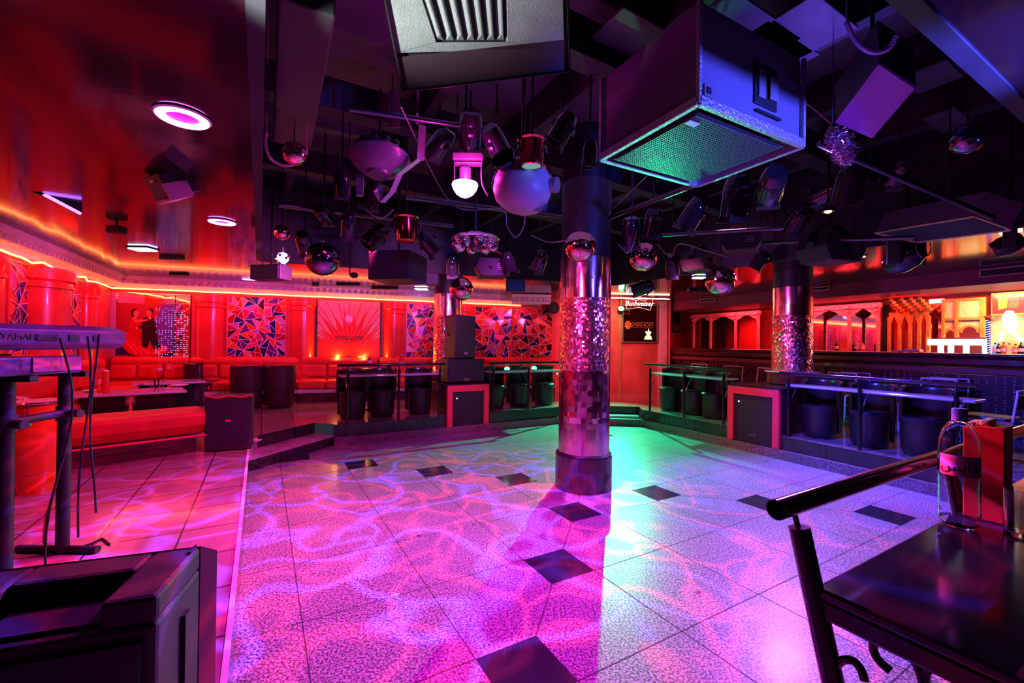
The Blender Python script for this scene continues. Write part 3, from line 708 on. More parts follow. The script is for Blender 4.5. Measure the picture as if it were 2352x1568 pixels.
wedge_speaker(face(FK, cL-.02, .08, 1.234) @ Matrix.Rotation(math.radians(16), 4, 'Z'), .44, .42, .74, 'tall black loudspeaker on top of the left stack', 'RCF', slope=.10)
# ------------------------------------------------------------------ lounge bench, tables, small things
A, B = Vector((-3.94, 3.87)), Vector((-3.26, 4.59)); ax = (B-A).normalized(); an = Vector((-ax.y, ax.x))
def Q(a, n, z): q = A+ax*a+an*n; return Vector((q.x, q.y, z))
LB = (B-A).length+.05
t = thing('padded_bench', 'long red padded bench with overhanging seat on a dark recessed base', 'bench', Q(0, .3, PZ))
m4 = Matrix(((ax.x, an.x, 0, A.x), (ax.y, an.y, 0, A.y), (0, 0, 1, 0), (0, 0, 0, 1)))
mb = MB(); mb.box((LB/2-.6, .30, .40), (LB+1.0, .42, .20), m4); mb.build('recessed_base', 'barwood', t)
mb = MB(); pr = [(.0, .735), (-.02, .70), (.0, .60), (.06, .515), (.09, .50), (.55, .50), (.56, .735)]
mb.hull6([Q(-1.3, x, z) for x, z in pr], [Q(LB, x, z) for x, z in pr]); mb.build('upholstered_seat', M_['sofa'], t, bevel=.02)
mb = MB(); mb.tube([Q(-1.3, -.018, .49), Q(LB, -.018, .49)], .010, 6); mb.build('piping', 'redframe', t)
def low_table(o, ax, w, d, z, label, base='blackgl'):
    an = Vector((-ax.y, ax.x)); M = Matrix(((ax.x, an.x, 0, o.x), (ax.y, an.y, 0, o.y), (0, 0, 1, 0), (0, 0, 0, 1)))
    t = thing('low_table', label, 'table', (o.x, o.y, PZ)); mb = MB(); mb.box((w/2, d/2, z-.015), (w, d, .03), M); mb.build('table_top', 'shelf', t, bevel=.006)
    mb = MB()
    for k in (.27, .73): mb.box((w*k, d/2, (z+PZ)/2-.015), (w*.38, d-.16, z-PZ-.03), M)
    p = mb.build('base', base, t)
    mb = MB(); mb.box((w/2, .05, (z+PZ)/2), (.03, .03, z-PZ-.05), M); mb.build('centre_post', 'redframe', t)
    return t
tx = Vector((.73, .68)).normalized()
low_table(Vector((-5.15, 5.0)), tx, 1.12, .62, .82, 'long low table with dark glossy sides in front of the corner banquette')
low_table(Vector((-5.35, 6.1)), tx, .85, .55, .86, 'smaller low table with a glass top behind the long low table')
def put(px, py, z): return onz(px, py, z)
def bottle(p, h, r, label, grp=None, name='water_bottle', cap='capblue', body='pet', lab='label'):
    t = thing(name, label, 'bottle', p, group=grp)
    mb = MB(); mb.lathe([(0, .004), (r*.8, 0), (r*.97, .012*h/.3), (r, .05*h/.3), (r*.95, .1*h/.3), (r, .14*h/.3), (r, h*.62), (r*.9, h*.72), (r*.45, h*.86), (r*.3, h*.9), (r*.3, h*.94), (0, h*.94)], None, 20); mb.build('body', body, t, smooth=True, local=True)
    mb = MB(); mb.lathe([(r*.34, h*.92), (r*.34, h), (0, h)], None, 16); mb.build('cap', cap, t, smooth=True, local=True)
    mb = MB(); mb.lathe([(r*1.02, h*.38), (r*1.02, h*.6)], None, 20); mb.build('paper_label', lab, t, smooth=True, local=True); return t
def tumbler(p, h, r, label, grp=None):
    mb = MB(); mb.lathe([(0, 0), (r*.8, 0), (r, h), (r*.92, h), (r*.74, .012), (0, .012)], Matrix.Translation(Vector(p)), 20); o = mb.build('drinking_glass', 'glass', smooth=True); tag(o, label, 'glass', grp); return o
def plate(p, r, label):
    mb = MB(); mb.lathe([(0, .004), (r*.6, .004), (r, .018), (r*1.0, .014), (r*.6, 0), (0, 0)], Matrix.Translation(Vector(p)), 20); o = mb.build('saucer', 'white', smooth=True); tag(o, label, 'saucer')
b1 = bottle(put(231, 902, .822), .30, .035, 'water bottle standing left of the red card on the long low table', name='water_bottle')
p = put(243, 902, .822); t = thing('red_card_holder', 'upright red card holder on the long low table', 'card holder', p)
mb = MB(); mb.cyl((0, 0, 0), (0, 0, .27), .035, .034, 20); mb.build('sleeve', 'redpaper', t, smooth=True, local=True)
mb = MB(); mb.cyl((0, 0, .27), (0, 0, .285), .03, .02, 16); mb.build('rim', 'white', t, local=True)
for i, (x, y) in enumerate(((350, 889), (359, 892), (370, 889))): tumbler(put(x, y, .822), .13, .036, ['left glass of the three on the long low table', 'middle front glass of the three on the long low table', 'right glass of the three on the long low table'][i], 'glasses on the low table')
plate(put(206, 899, .822), .07, 'white saucer near the left end of the long low table'); plate(put(412, 886, .822), .11, 'shiny saucer near the right end of the long low table')
bottle(put(366, 861, .862), .22, .05, 'squat bottle on the smaller low table', name='squat_bottle', cap='redpaper', body='redpaper')
bottle(put(388, 860, .862), .27, .036, 'water bottle with pale label on the smaller low table')
bottle(FK.P(sL(926), .16, 1.0), .31, .045, 'water bottle standing on the left drink shelf')
bottle(FB.P(FB.hit(849, 800, 1.2)[0], 1.75, PZ+.72) , .25, .04, 'water bottle on the tall stand behind the left shelf, seen above the handrail')
mb = MB(); q = FB.P(FB.hit(849, 800, 1.2)[0], 1.75, PZ); mb.cyl(q, q+Vector((0, 0, .70)), .03, n=12); mb.lathe([(0, .69), (.22, .69), (.22, .718), (0, .718)], Matrix.Translation(q), 24); mb.lathe([(0, 0), (.16, 0), (.16, .02), (0, .03)], Matrix.Translation(q), 20); o = mb.build('round_side_table', 'black', smooth=True); tag(o, 'small round pedestal table hidden behind the left shelf handrail', 'table')
for i, (x, n) in enumerate(((893, .12), (899, .20), (905, .13))): tumbler(FK.P(sL(x), n, 1.0), .15, .035, ['left glass of the cluster on the left drink shelf', 'back glass of the cluster on the left drink shelf', 'right glass of the cluster on the left drink shelf'][i], 'glasses on the drink shelf')
for i, (x, F, c_) in enumerate(((1166, FK, 'left'), (1228, FK, 'right'))):
    t = thing('small_lamp', f'small green glowing lamp, {c_} one on the shelf beside the big column', 'lamp', F.P(tspx(F, x, .15), .18, 1.0), group='green glowing shelf lamps'); mb = MB(); mb.cyl((0, 0, 0), (0, 0, .02), .05, n=16); mb.build('base', 'black', t, local=True)
    mb = MB(); mb.lathe([(.045, .02), (.05, .05), (.03, .075), (0, .08)], None, 16); mb.build('glowing_cover', emis('green_lamp_glow%d' % i, (.1, 1., .45), 5), t, smooth=True, local=True)
# loudspeaker on the stage edge
p = onz(521, 1036, PZ); M = Matrix.Translation((p.x, p.y+.02, PZ)) @ Matrix.Rotation(math.radians(22), 4, 'Z')
t = wedge_speaker(M, .44, .38, .58, 'black loudspeaker with a small badge standing at the stage corner by the bench', None, slope=.04)
mb = MB(); mb.box((0, -.027, .33), (.045, .004, .02)); mb.build('badge', 'redframe', t, local=True)
mb = MB(); mb.tube([(-.21+.42*k/10, -.0+.0, .585+.012*math.cos(k/10*4*PI)) for k in range(11)], .010, 6); mb.build('top_lip', 'redframe', t, local=True, smooth=True)
p = onz(585, 1012, PZ)
mb = MB(); mb.box((p.x, p.y, PZ+.005), (.12, .10, .01)); mb.cyl((p.x, p.y, PZ+.01), (p.x, p.y, PZ+.03), .03, n=16); o = mb.build('floor_socket', 'white'); tag(o, 'small white floor socket at the top of the low corner step', 'socket')
# congas
def conga(px, py, label, k=1.):
    p = onz(px, py, PZ); t = thing('conga_drum', label, 'drum', (p.x, p.y, PZ), group='orange conga drums')
    mb = MB(); mb.lathe([(.0, .0), (.11, .0), (.125, .08), (.165, .30), (.18, .45), (.165, .60), (.15, .70), (0, .70)], None, 28); mb.build('shell', 'conga', t, smooth=True, local=True)
    mb = MB(); mb.tube([(.166*math.cos(a*PI/14), .166*math.sin(a*PI/14), .70) for a in range(28)], .009, 6, closed=True); mb.tube([(.172*math.cos(a*PI/14), .172*math.sin(a*PI/14), .60) for a in range(28)], .006, 6, closed=True); mb.build('hoop', 'chrome', t, smooth=True, local=True)
    mb = MB(); mb.lathe([(0, .712), (.15, .710), (.16, .70)], None, 28); mb.build('drum_head', 'skin', t, smooth=True, local=True)
    for i in range(6):
        a = i*PI/3; mb = MB(); c, s_ = math.cos(a), math.sin(a); mb.cyl((.178*c, .178*s_, .55), (.176*c, .176*s_, .71), .006, n=8); mb.box((.18*c, .18*s_, .56), (.03, .03, .04)); mb.build('tuning_lug', 'chrome', t, local=True)
    for i in range(1, 3): mb = MB(); mb.tube([(r_*math.cos(a*PI/14), r_*math.sin(a*PI/14), .14*i+.02) for a in range(28) for r_ in [.137+.022*(i-1)]], .004, 5, closed=True); mb.build('band', 'chrome', t, local=True)
conga(84, 1128, 'orange conga drum behind the two legs of the keyboard stand'); conga(-8, 1120, 'orange conga drum cut off by the left edge of the view')
# keyboards on a two tier stand
t = thing('electronic_keyboard', 'purple lit keyboard on the upper tier of the stand, its back to us', 'keyboard', (-2.34, 1.85, 1.44))
kM = Matrix.Translation((-2.235, 2.50, 1.44)) @ Matrix.Rotation(math.radians(86), 4, 'Z')    # local -x runs along the body, -y faces the room
mb = MB(); pr = [(0, .03), (.0, .10), (.09, .125), (.30, .115), (.33, .05), (.33, .0), (.04, .0)]
mb.hull6([kM @ Vector((0, y, z)) for y, z in pr], [kM @ Vector((-1.35, y, z)) for y, z in pr]); mb.build('body', M_.setdefault('keycase', mat('violet_grey_plastic', (.09, .06, .13), .3, coat=.3)), t, bevel=.008)
mb = MB(); mb.text('YAMAHA', .04, kM @ Matrix(((1, 0, 0, -.50), (0, 0, -1, -.002), (0, 1, 0, .062), (0, 0, 0, 1))), .003); mb.build('logo', 'steel', t)
for x, w in ((-.40, .09), (-.28, .05), (-.17, .03)): mb = MB(); mb.box((x, -.001, .06), (w, .01, .03), kM); mb.build('socket_panel', 'black', t)
mb = MB(); mb.box((-.67, .30, .122), (1.15, .10, .012), kM); mb.build('white_keys', 'white', t)
t = thing('electronic_keyboard', 'smaller keyboard on the lower tier of the stand, pink lit at its end', 'keyboard', (-2.42, 1.8, 1.32))
kM2 = Matrix.Translation((-2.32, 2.33, 1.315)) @ Matrix.Rotation(math.radians(86), 4, 'Z')
mb = MB(); mb.box((-.55, .14, .045), (1.1, .28, .09), kM2); mb.build('body', 'keycase', t, bevel=.01)
mb = MB(); mb.box((-.12, -.003, .05), (.22, .012, .07), kM2); mb.build('end_panel', 'plum', t); mb = MB(); mb.box((-.6, .25, .095), (.9, .07, .01), kM2); mb.build('white_keys', 'white', t)
t = thing('keyboard_stand', 'black two tier keyboard stand with round legs', 'stand', (-2.47, 2.25, PZ))
L1, L2 = Vector((-2.44, 2.09)), Vector((-2.50, 2.42))
for q in (L1, L2):
    mb = MB(); mb.cyl((q.x, q.y, PZ), (q.x, q.y, 1.30), .030, n=16); lg = mb.build('leg', 'black', t, smooth=True)
    mb = MB(); mb.cyl((q.x, q.y, 1.04), (q.x, q.y, 1.12), .038, n=16); mb.build('clamp', 'speaker', lg, smooth=True)
    mb = MB(); mb.cyl((q.x+.03, q.y, 1.08), (q.x+.10, q.y-.01, 1.08), .022, n=10); mb.build('knob', 'speaker', lg, smooth=True)
    mb = MB(); mb.box((q.x-.12, q.y, 1.30), (.50, .04, .03)); mb.build('support_arm', 'black', t)
    mb = MB(); mb.cyl((q.x-.25, q.y, PZ+.02), (q.x+.2, q.y, PZ+.02), .02, n=10); mb.build('foot', 'black', t, smooth=True)
mb = MB(); mb.cyl((L1.x, L1.y-.3, 1.08), (L2.x, L2.y+.02, 1.08), .022, n=12); mb.build('crossbar', 'black', t, smooth=True)
for k, (q0, sw) in enumerate((((-2.21, 2.10, 1.50), .05), ((-2.21, 2.22, 1.51), .03), ((-2.20, 2.27, 1.52), .0))):
    P = [Vector(q0)+Vector((.02*math.sin(i*.5+k)+.01, sw*math.sin(i*.35), -i*.085)) for i in range(14-k)]
    mb = MB(); mb.tube(P, .005, 6); o = mb.build('cable', 'black', smooth=True); tag(o, ['long black cable hanging from the upper keyboard down the stand, left', 'black cable looping from the keyboard sockets, middle', 'black cable dangling beside the right stand leg'][k], 'cable', 'cables hanging from the keyboard')
# stage monitor in the near left corner
o0 = Vector((-.905, 1.115)); xa = Vector((-.945, -.325)).normalized(); ya = Vector((-.29, .957)).normalized()
m5 = Matrix(((xa.x, ya.x, 0, o0.x), (xa.y, ya.y, 0, o0.y), (0, 0, 1, PZ), (0, 0, 0, 1)))
t = thing('stage_monitor', 'large dark loudspeaker cabinet in the near left corner, handle pocket on top', 'loudspeaker', (o0.x, o0.y, PZ))
mb = MB(); mb.box((.33, .14, .235), (.66, .28, .47), m5); mb.box((.06, .14, .505), (.12, .28, .07), m5); mb.box((.53, .14, .505), (.26, .28, .07), m5); mb.box((.26, .225, .505), (.28, .11, .07), m5)
mb.build('cabinet', 'speaker', t, bevel=.012)
mb = MB(); mb.hull6([m5 @ Vector(q) for q in ((.0, .28, .54), (.66, .28, .54), (.66, .28, .0), (.0, .28, .0))], [m5 @ Vector(q) for q in ((-.03, .33, .50), (.69, .33, .50), (.69, .33, .0), (-.03, .33, .0))]); mb.build('rear_panel', M_.setdefault('keycase2', mat('plum_plastic', (.20, .05, .10), .4)), t)
mb = MB(); mb.box((.25, .09, .475), (.24, .13, .012), m5); mb.build('handle_pocket', 'grille', t)
mb = MB(); mb.box((-.006, .16, .22), (.012, .035, .36), m5); mb.build('side_groove', 'black', t); mb = MB(); mb.box((.012, .25, .545), (.008, .05, .006), m5); mb.build('slot', 'black', t)
mb = MB(); mb.box((.33, -.006, .23), (.6, .014, .40), m5); mb.build('grille', 'grille', t)
# cable on the stage floor
P = [onz(x, y, PZ+.006) for x, y in ((125, 1130), (108, 1180), (104, 1240), (112, 1275), (160, 1262), (205, 1250), (235, 1236), (252, 1250))]
mb = MB(); mb.tube(P, .006, 6); o = mb.build('cable', 'black', smooth=True); tag(o, 'black cable lying on the stage floor between stand and monitor', 'cable')
for i, (x, y) in enumerate(((962, 1226), (910, 1370), (1603, 1357))):
    p = onz(x, y, .004); mb = MB(); R5 = random.Random(i)
    for k in range(7): mb.poly([p+Vector((R5.uniform(-.025, .025), R5.uniform(-.03, .03), R5.uniform(0, .012))) for _ in range(3)])
    o = mb.build('paper_scrap', 'white', norm=False); tag(o, ['crumpled white scrap on the floor left of the near black tiles', 'tiny white scrap nearest the stage edge on the dance floor', 'small white scrap on the right half of the dance floor'][i], 'paper scrap', None)
# ------------------------------------------------------------------ near right counter with its things
FN = Frame(Pa, Kc)
if FN.n.dot(PC-FN.A) > 0: FN.n = -FN.n
t = thing('drink_counter', 'glossy dark blue counter close to us at the lower right, handrail along its edge', 'counter', FN.P(1.4, .3, PZ), group=None)
tb = FN.P(1.11, -.03, 0); M = Matrix(((FN.d.x, FN.n.x, 0, tb.x), (FN.d.y, FN.n.y, 0, tb.y), (0, 0, 1, 0), (0, 0, 0, 1)))
mb = MB(); mb.box((.95, .42, .98), (1.9, .84, .022), M); mb.build('counter_top', 'counter', t, bevel=.006)
mb = MB(); mb.box((.015, .42, .95), (.03, .84, .045), M); mb.box((.95, .015, .95), (1.9, .03, .04), M); mb.build('frame', 'darktube', t, bevel=.008)
rs = .0
mb = MB(); P0 = FN.P(1.045, -.075, 1.15); P1 = FN.P(3.1, -.075, 1.15)
d = (P1-P0).normalized(); mb.cyl(P0, P1, .0215, n=24, caps=False); mb.cyl(P0, P0+d*.06, .0185, n=24, caps=False); x = d.orthogonal().normalized(); y = d.cross(x)
a_ = mb.ring(P0, x, y, .0215, 24); b_ = mb.ring(P0, x, y, .0185, 24); [mb._f([a_[i], a_[(i+1) % 24], b_[(i+1) % 24], b_[i]]) for i in range(24)]
mb.build('handrail', 'darktube', t, smooth=True, norm=False)
mb = MB(); mb.cyl(P0+d*.05, P0+d*.052, .018, n=20); mb.build('rail_end', 'black', t)
for a, a2 in ((1.112, 1.15), (2.02, 2.06)):
    mb = MB(); mb.cyl(FN.P(a2, .10, PZ), FN.P(a, -.062, 1.105), .0215, n=20); p_ = mb.build('post', 'darktube', t, smooth=True)
    mb = MB(); mb.cyl(FN.P(a, -.064, 1.10), FN.P(a, -.073, 1.135), .006, n=10); mb.build('rail_stem', 'steel', p_, smooth=True)
FV = Frame(FN.P(1.125, 0, 0)[:2], FN.P(1.125, .84, 0)[:2])
def scroll(pts, r=.008):
    P = [FV.P(*(lambda h: (h[0], 0, h[1]))(FV.hit(x, y, 0))) for x, y in pts]; Q_ = []
    for i in range(len(P)-1):
        p0, p1, p2, p3 = P[max(i-1, 0)], P[i], P[i+1], P[min(i+2, len(P)-1)]
        for k in range(5):
            u = k/5; Q_.append(.5*((2*p1)+(p2-p0)*u+(2*p0-5*p1+4*p2-p3)*u*u+(3*p1-p0-3*p2+p3)*u**3))
    Q_.append(P[-1]); mb = MB(); mb.tube(Q_, r, 8); mb.build('iron_scroll', 'darktube', t, smooth=True)
scroll([(1930, 1640), (1912, 1590), (1914, 1545), (1932, 1518), (1958, 1516), (1978, 1538), (1986, 1562)])
scroll([(2046, 1541), (2018, 1515), (2005, 1485), (2018, 1466), (2048, 1470), (2085, 1498), (2110, 1535), (2130, 1600)])
scroll([(2140, 1600), (2125, 1570), (2128, 1540), (2150, 1530), (2185, 1550), (2215, 1600)])
# big water bottle
p = onz(2202, 1207, .992); t = thing('water_bottle', 'large clear water bottle with pink label and blue cap on the near counter', 'bottle', p)
h, r = .335, .0455
prof = [(0, .006), (r*.7, .0), (r*.93, .012), (r, .03)]
for k in range(5): prof += [(r, .045+.02*k), (r*.965, .055+.02*k)]
prof += [(r, .148), (r*1.0, .22), (r*.97, .245), (r*.8, .275), (r*.5, .297), (r*.33, .304), (r*.31, .315)]
w_ = .0025; prof += [(r*.31-w_, .315), (r*.33-w_, .300), (r*.5-w_, .294), (r*.8-w_, .272), (r*.97-w_, .243), (r-w_, .22), (r-w_, .148), (r*.965-w_, .10), (r-w_, .05), (r-w_, .032), (r*.90, .015), (r*.6, .006), (0, .010)]
mb = MB(); mb.lathe(prof, None, 36); mb.build('body', mat('filled_clear_plastic', (.93, .96, 1), .03, trans=1., ior=1.33), t, smooth=True, local=True)
mb = MB(); mb.lathe([(r*.37, .302), (r*.37, .334), (r*.33, .338), (0, .338)], None, 28); mb.build('cap', 'capblue', t, smooth=True, local=True)
va = math.atan2(-p.y, -p.x)   # toward the camera
mb = MB(); mb.arc(0, 0, r*1.005, r*1.02, .150, .208, va-1.0, va+1.15, 24); lb = mb.build('paper_label', 'label', t, smooth=True, local=True)
mb = MB(); mb.text('\uFEB2\uFEF3\uFE8E\uFED3', .036, Matrix(), .001)
for v in mb.bm.verts:
    a = va+.0+v.co.x/r; rr = r*1.025+v.co.z; y = v.co.y; v.co = Vector((rr*math.cos(a), rr*math.sin(a), .176+y))
mb.build('lettering', 'ink', lb, local=True, norm=False)
t = thing('napkin_box', 'tall red card box with pale napkins behind the large water bottle', 'box', onz(2268, 1187, .992), rz=math.radians(32))
mb = MB(); mb.box((0, 0, .14), (.10, .085, .28)); mb.build('box', 'redpaper', t, local=True, bevel=.003)
mb = MB(); mb.box((0, .0, .288), (.088, .02, .02)); mb.box((-.01, .025, .283), (.08, .015, .014)); mb.build('napkins', 'cream', t, local=True, bevel=.004)
tumbler(onz(2342, 1228, .992), .125, .034, 'tall drinking glass at the right edge of the near counter')
# ------------------------------------------------------------------ bar
t = thing('bar_counter', 'long dark wooden bar counter with perforated front along the right', 'bar counter', FBAR.P(3.5, -.2, PZ)); LB_ = 7.9
mb = MB(); mb.box((LB_/2, -.20, 1.42), (LB_, .62, .05), FBAR.M(-.6, 0, 0)); mb.build('counter_top', 'barwood', t, bevel=.015)
mb = MB(); pr = [(.11, 1.395), (.13, 1.36), (.13, 1.29), (.09, 1.26), (.0, 1.25), (.0, 1.395)]; mb.hull6([FBAR.P(-.6, n, z) for n, z in pr], [FBAR.P(LB_-.6, n, z) for n, z in pr]); mb.build('edge_moulding', 'barwood', t)
mb = MB(); mb.box((LB_/2, .04, 1.195), (LB_, .06, .085), FBAR.M(-.6, 0, 0)); mb.build('rail_band', 'barrail', t, bevel=.012)
mb = MB(); mb.box((LB_/2, -.03, .72), (LB_, .06, .84), FBAR.M(-.6, 0, 0)); mb.build('perforated_front', 'lattice', t)
for k in range(9): mb = MB(); mb.box((.35+k*.86, .01, .73), (.07, .05, .84), FBAR.M(-.6, 0, 0)); mb.build('front_post', 'barwood', t)
mb = MB(); mb.cyl(FBAR.P(-.2, .12, .50), FBAR.P(LB_-.4, .12, .50), .022, n=10); mb.build('foot_rail', 'steel', t, smooth=True)
# low counter along the back wall
NB = -1.15
def SB(px, y=740, n=NB): return FBAR.hit(px, y, n)
t = thing('back_counter', 'back counter behind the bar under the carved screens', 'counter', FBAR.P(3.5, NB-.2, PZ)); mb = MB(); mb.box((3.25, NB-.2, 1.36), (8.1, .4, .06), FBAR.M(0, 0, 0)); mb.build('counter_top', 'barwood', t)
mb = MB(); mb.box((3.25, NB-.22, .82), (8.1, .34, 1.02), FBAR.M(0, 0, 0)); mb.build('cupboard', 'barwood', t)
def arch_screen(pxs, ytop, yspr, label, m='pinkwood', fr=.0, name='carved_screen', brackets=True, postw=.055, cusps=5):
    ss = [SB(x)[0] for x in pxs]; zt = 2.37; zs = SB(pxs[0], yspr)[1]
    t = thing(name, label, 'screen', FBAR.P((ss[0]+ss[-1])/2, NB, 1.39)); M = FBAR.M(0, NB, 0)
    for i, s in enumerate(ss): mb = MB(); mb.box((s, 0, (1.39+zt)/2), (postw, .05, zt-1.39), M); mb.build('post', m, t, bevel=.006)
    for a, b in zip(ss[:-1], ss[1:]):
        w = (b-a)-postw; c = (a+b)/2; hh = zt-zs; mb = MB(); N = cusps
        pts = []
        for k in range(N*4+1):         # cusped, pointed arch
            u = k/(N*4); x = -w/2+w*u; base = 1-abs(2*u-1)**1.25; wob = .05*abs(math.sin(u*N*PI)); pts.append((x, zs+.0+hh*(.62*base)+hh*wob*.9))
        for k in range(len(pts)-1):
            (x0, z0), (x1, z1) = pts[k], pts[k+1]
            mb.hull6([M @ Vector((c+x0, .015, z0)), M @ Vector((c+x1, .015, z1)), M @ Vector((c+x1, .015, zt-.10)), M @ Vector((c+x0, .015, zt-.10))],
                     [M @ Vector((c+x0, -.015, z0)), M @ Vector((c+x1, -.015, z1)), M @ Vector((c+x1, -.015, zt-.10)), M @ Vector((c+x0, -.015, zt-.10))])
        mb.build('arch_panel', m, t)
    mb = MB(); mb.box(((ss[0]+ss[-1])/2, .0, zt-.05), (ss[-1]-ss[0]+.1, .09, .10), M); mb.build('top_beam', m, t, bevel=.008)
    if brackets:
        for s in ss: mb = MB(); mb.box((s, .07, zt-.07), (.07, .12, .06), M); mb.box((s, .05, zt-.15), (.055, .08, .05), M); mb.build('bracket', m, t, bevel=.01)
    return t
arch_screen([1594, 1633, 1690, 1742], 705, 742, 'pink carved screen with three pointed arches left of the right mirrored column')
arch_screen([1862, 1951, 2017], 690, 735, 'pink carved screen with two cusped arches right of the mirrored column', cusps=7)
def backpanel(px0, px1, m, label, z0=1.39, z1=2.40, n=NB-.28, name='wall_panel', cat='wall panel'):
    a, b = FBAR.hit(px0, 740, n)[0], FBAR.hit(px1, 740, n)[0]; mb = MB(); mb.box(((a+b)/2, n, (z0+z1)/2), (b-a, .03, z1-z0), FBAR.M(0, 0, 0)); o = mb.build(name, m); tag(o, label, cat); return o
backpanel(1700, 1745, 'redcol', 'glossy red panel behind the right arch of the left pink screen')
backpanel(1612, 1634, 'blackgl', 'narrow black panel behind the left arch of the pink screen')
backpanel(1645, 1668, 'blackgl', 'narrow black panel behind the middle arch of the pink screen')
backpanel(1868, 2024, 'mirror', 'mirror behind the two cusped arches, reflecting the columns', name='wall_mirror', cat='mirror')
backpanel(2026, 2046, 'black', 'black upright cabinet side between pink and orange screens')
backpanel(2134, 2170, 'mirror', 'mirror strip between the orange screen and the cream cabinet', z0=1.62, name='wall_mirror', cat='mirror')
# orange carved stepped screen
ss = [SB(x)[0] for x in (2043, 2067, 2091, 2112, 2133)]; zt = 2.28
t = thing('carved_screen', 'orange carved wooden screen with four narrow arches and long slanting brackets', 'screen', FBAR.P(ss[2], NB, 1.39)); M = FBAR.M(0, NB, 0)
for s in ss:
    mb = MB(); mb.box((s, 0, (1.39+zt)/2-.1), (.045, .05, zt-1.39-.2), M); mb.build('post', 'wood', t)
for i, (a, b) in enumerate(zip(ss[:-1], ss[1:])):
    mb = MB(); w = b-a; c = (a+b)/2
    for k in range(8):
        u = k/8; x0, x1 = a+w*u, a+w*(u+1/8); f_ = lambda v: 1.86+.24*(1-abs(2*v-1)); z0, z1 = f_(u), f_(u+1/8)
        mb.hull6([M @ Vector((x0, .02, z0)), M @ Vector((x1, .02, z1)), M @ Vector((x1, .02, 2.16)), M @ Vector((x0, .02, 2.16))], [M @ Vector((x0, -.02, z0)), M @ Vector((x1, -.02, z1)), M @ Vector((x1, -.02, 2.16)), M @ Vector((x0, -.02, 2.16))])
    mb.build('arch_panel', 'wood', t)
    mb = MB(); m_ = M @ Matrix.Translation((b+.02, .0, 2.16))
    for k in range(5): mb.box((.0+.0*k, .04+.10*k, .03+.042*k), (.07, .13, .055), m_)
    mb.build('stepped_bracket', 'wood', t, bevel=.006)
    mb = MB(); mb.box((c, -.12, 1.72), (w-.05, .01, .66), M); mb.build('red_infill', 'redcol', t)
# cream and orange fretwork cabinet
a, b = SB(2164)[0], SB(2262)[0]; w = b-a; t = thing('fretwork_cabinet', 'orange framed cabinet with cream fretwork panels above round arches', 'cabinet', FBAR.P((a+b)/2, NB, 1.4)); M = FBAR.M(a, NB, 0)
mb = MB(); z0, z1, zm = 1.70, 2.34, 2.00
for x in (.02, w*.36, w-.02): mb.box((x, 0, (z0+z1)/2), (.045 if x < w*.9 else .06, .06, z1-z0), M)
for z in (z1-.02, zm): mb.box((w/2, 0, z), (w, .055, .04), M)
mb.build('frame', 'wood', t, bevel=.005)
for x0, x1 in ((.045, w*.36-.025), (w*.36+.025, w-.05)):
    mb = MB(); mb.box(((x0+x1)/2, -.01, (zm+z1)/2), (x1-x0, .02, z1-zm-.05), M); mb.build('fretwork_panel', 'cream', t)
    mb = MB(); c = (x0+x1)/2; r = (x1-x0)/2*.72; mb.arc(0, 0, r, r+.03, -.02, .03, 0, PI, 14, M @ Matrix.Translation((c, 0, 1.78)) @ Matrix.Rotation(PI/2, 4, 'X')); 
    mb.build('round_arch', 'wood', t)
    mb = MB()
    for k in range(12):
        a0, a1 = PI*k/12, PI*(k+1)/12; q = [Vector((c+(r+.03)*math.cos(v), -.005, 1.78+(r+.03)*math.sin(v))) for v in (a0, a1)]
        mb.poly([M @ q[0], M @ q[1], M @ Vector((min(x1, max(x0, c+1.5*r*math.cos(a1))), -.005, zm-.02)), M @ Vector((min(x1, max(x0, c+1.5*r*math.cos(a0))), -.005, zm-.02))])
    mb.build('spandrel', 'cream', t, norm=False)
# bright lit display shelf
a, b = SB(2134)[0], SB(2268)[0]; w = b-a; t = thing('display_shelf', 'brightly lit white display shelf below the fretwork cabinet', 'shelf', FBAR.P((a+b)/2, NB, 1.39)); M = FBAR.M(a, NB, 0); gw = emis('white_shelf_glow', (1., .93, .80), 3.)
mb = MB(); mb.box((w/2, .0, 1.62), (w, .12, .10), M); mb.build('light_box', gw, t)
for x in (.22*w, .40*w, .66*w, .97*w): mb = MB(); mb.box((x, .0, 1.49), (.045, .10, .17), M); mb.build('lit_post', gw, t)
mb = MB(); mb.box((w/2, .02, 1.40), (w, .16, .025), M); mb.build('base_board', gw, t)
t2 = MB(); m_ = FBAR.M(SB(2150)[0], -.30, 1.447)
for x, y, h_ in ((-.12, 0, .03), (.05, .02, .045)): t2.box((x, y, h_/2), (.20, .14, h_), m_)
o = t2.build('folded_cloths', 'label', bevel=.008); tag(o, 'pink folded cloths lying on the bar counter in front of the orange screen', 'cloth')
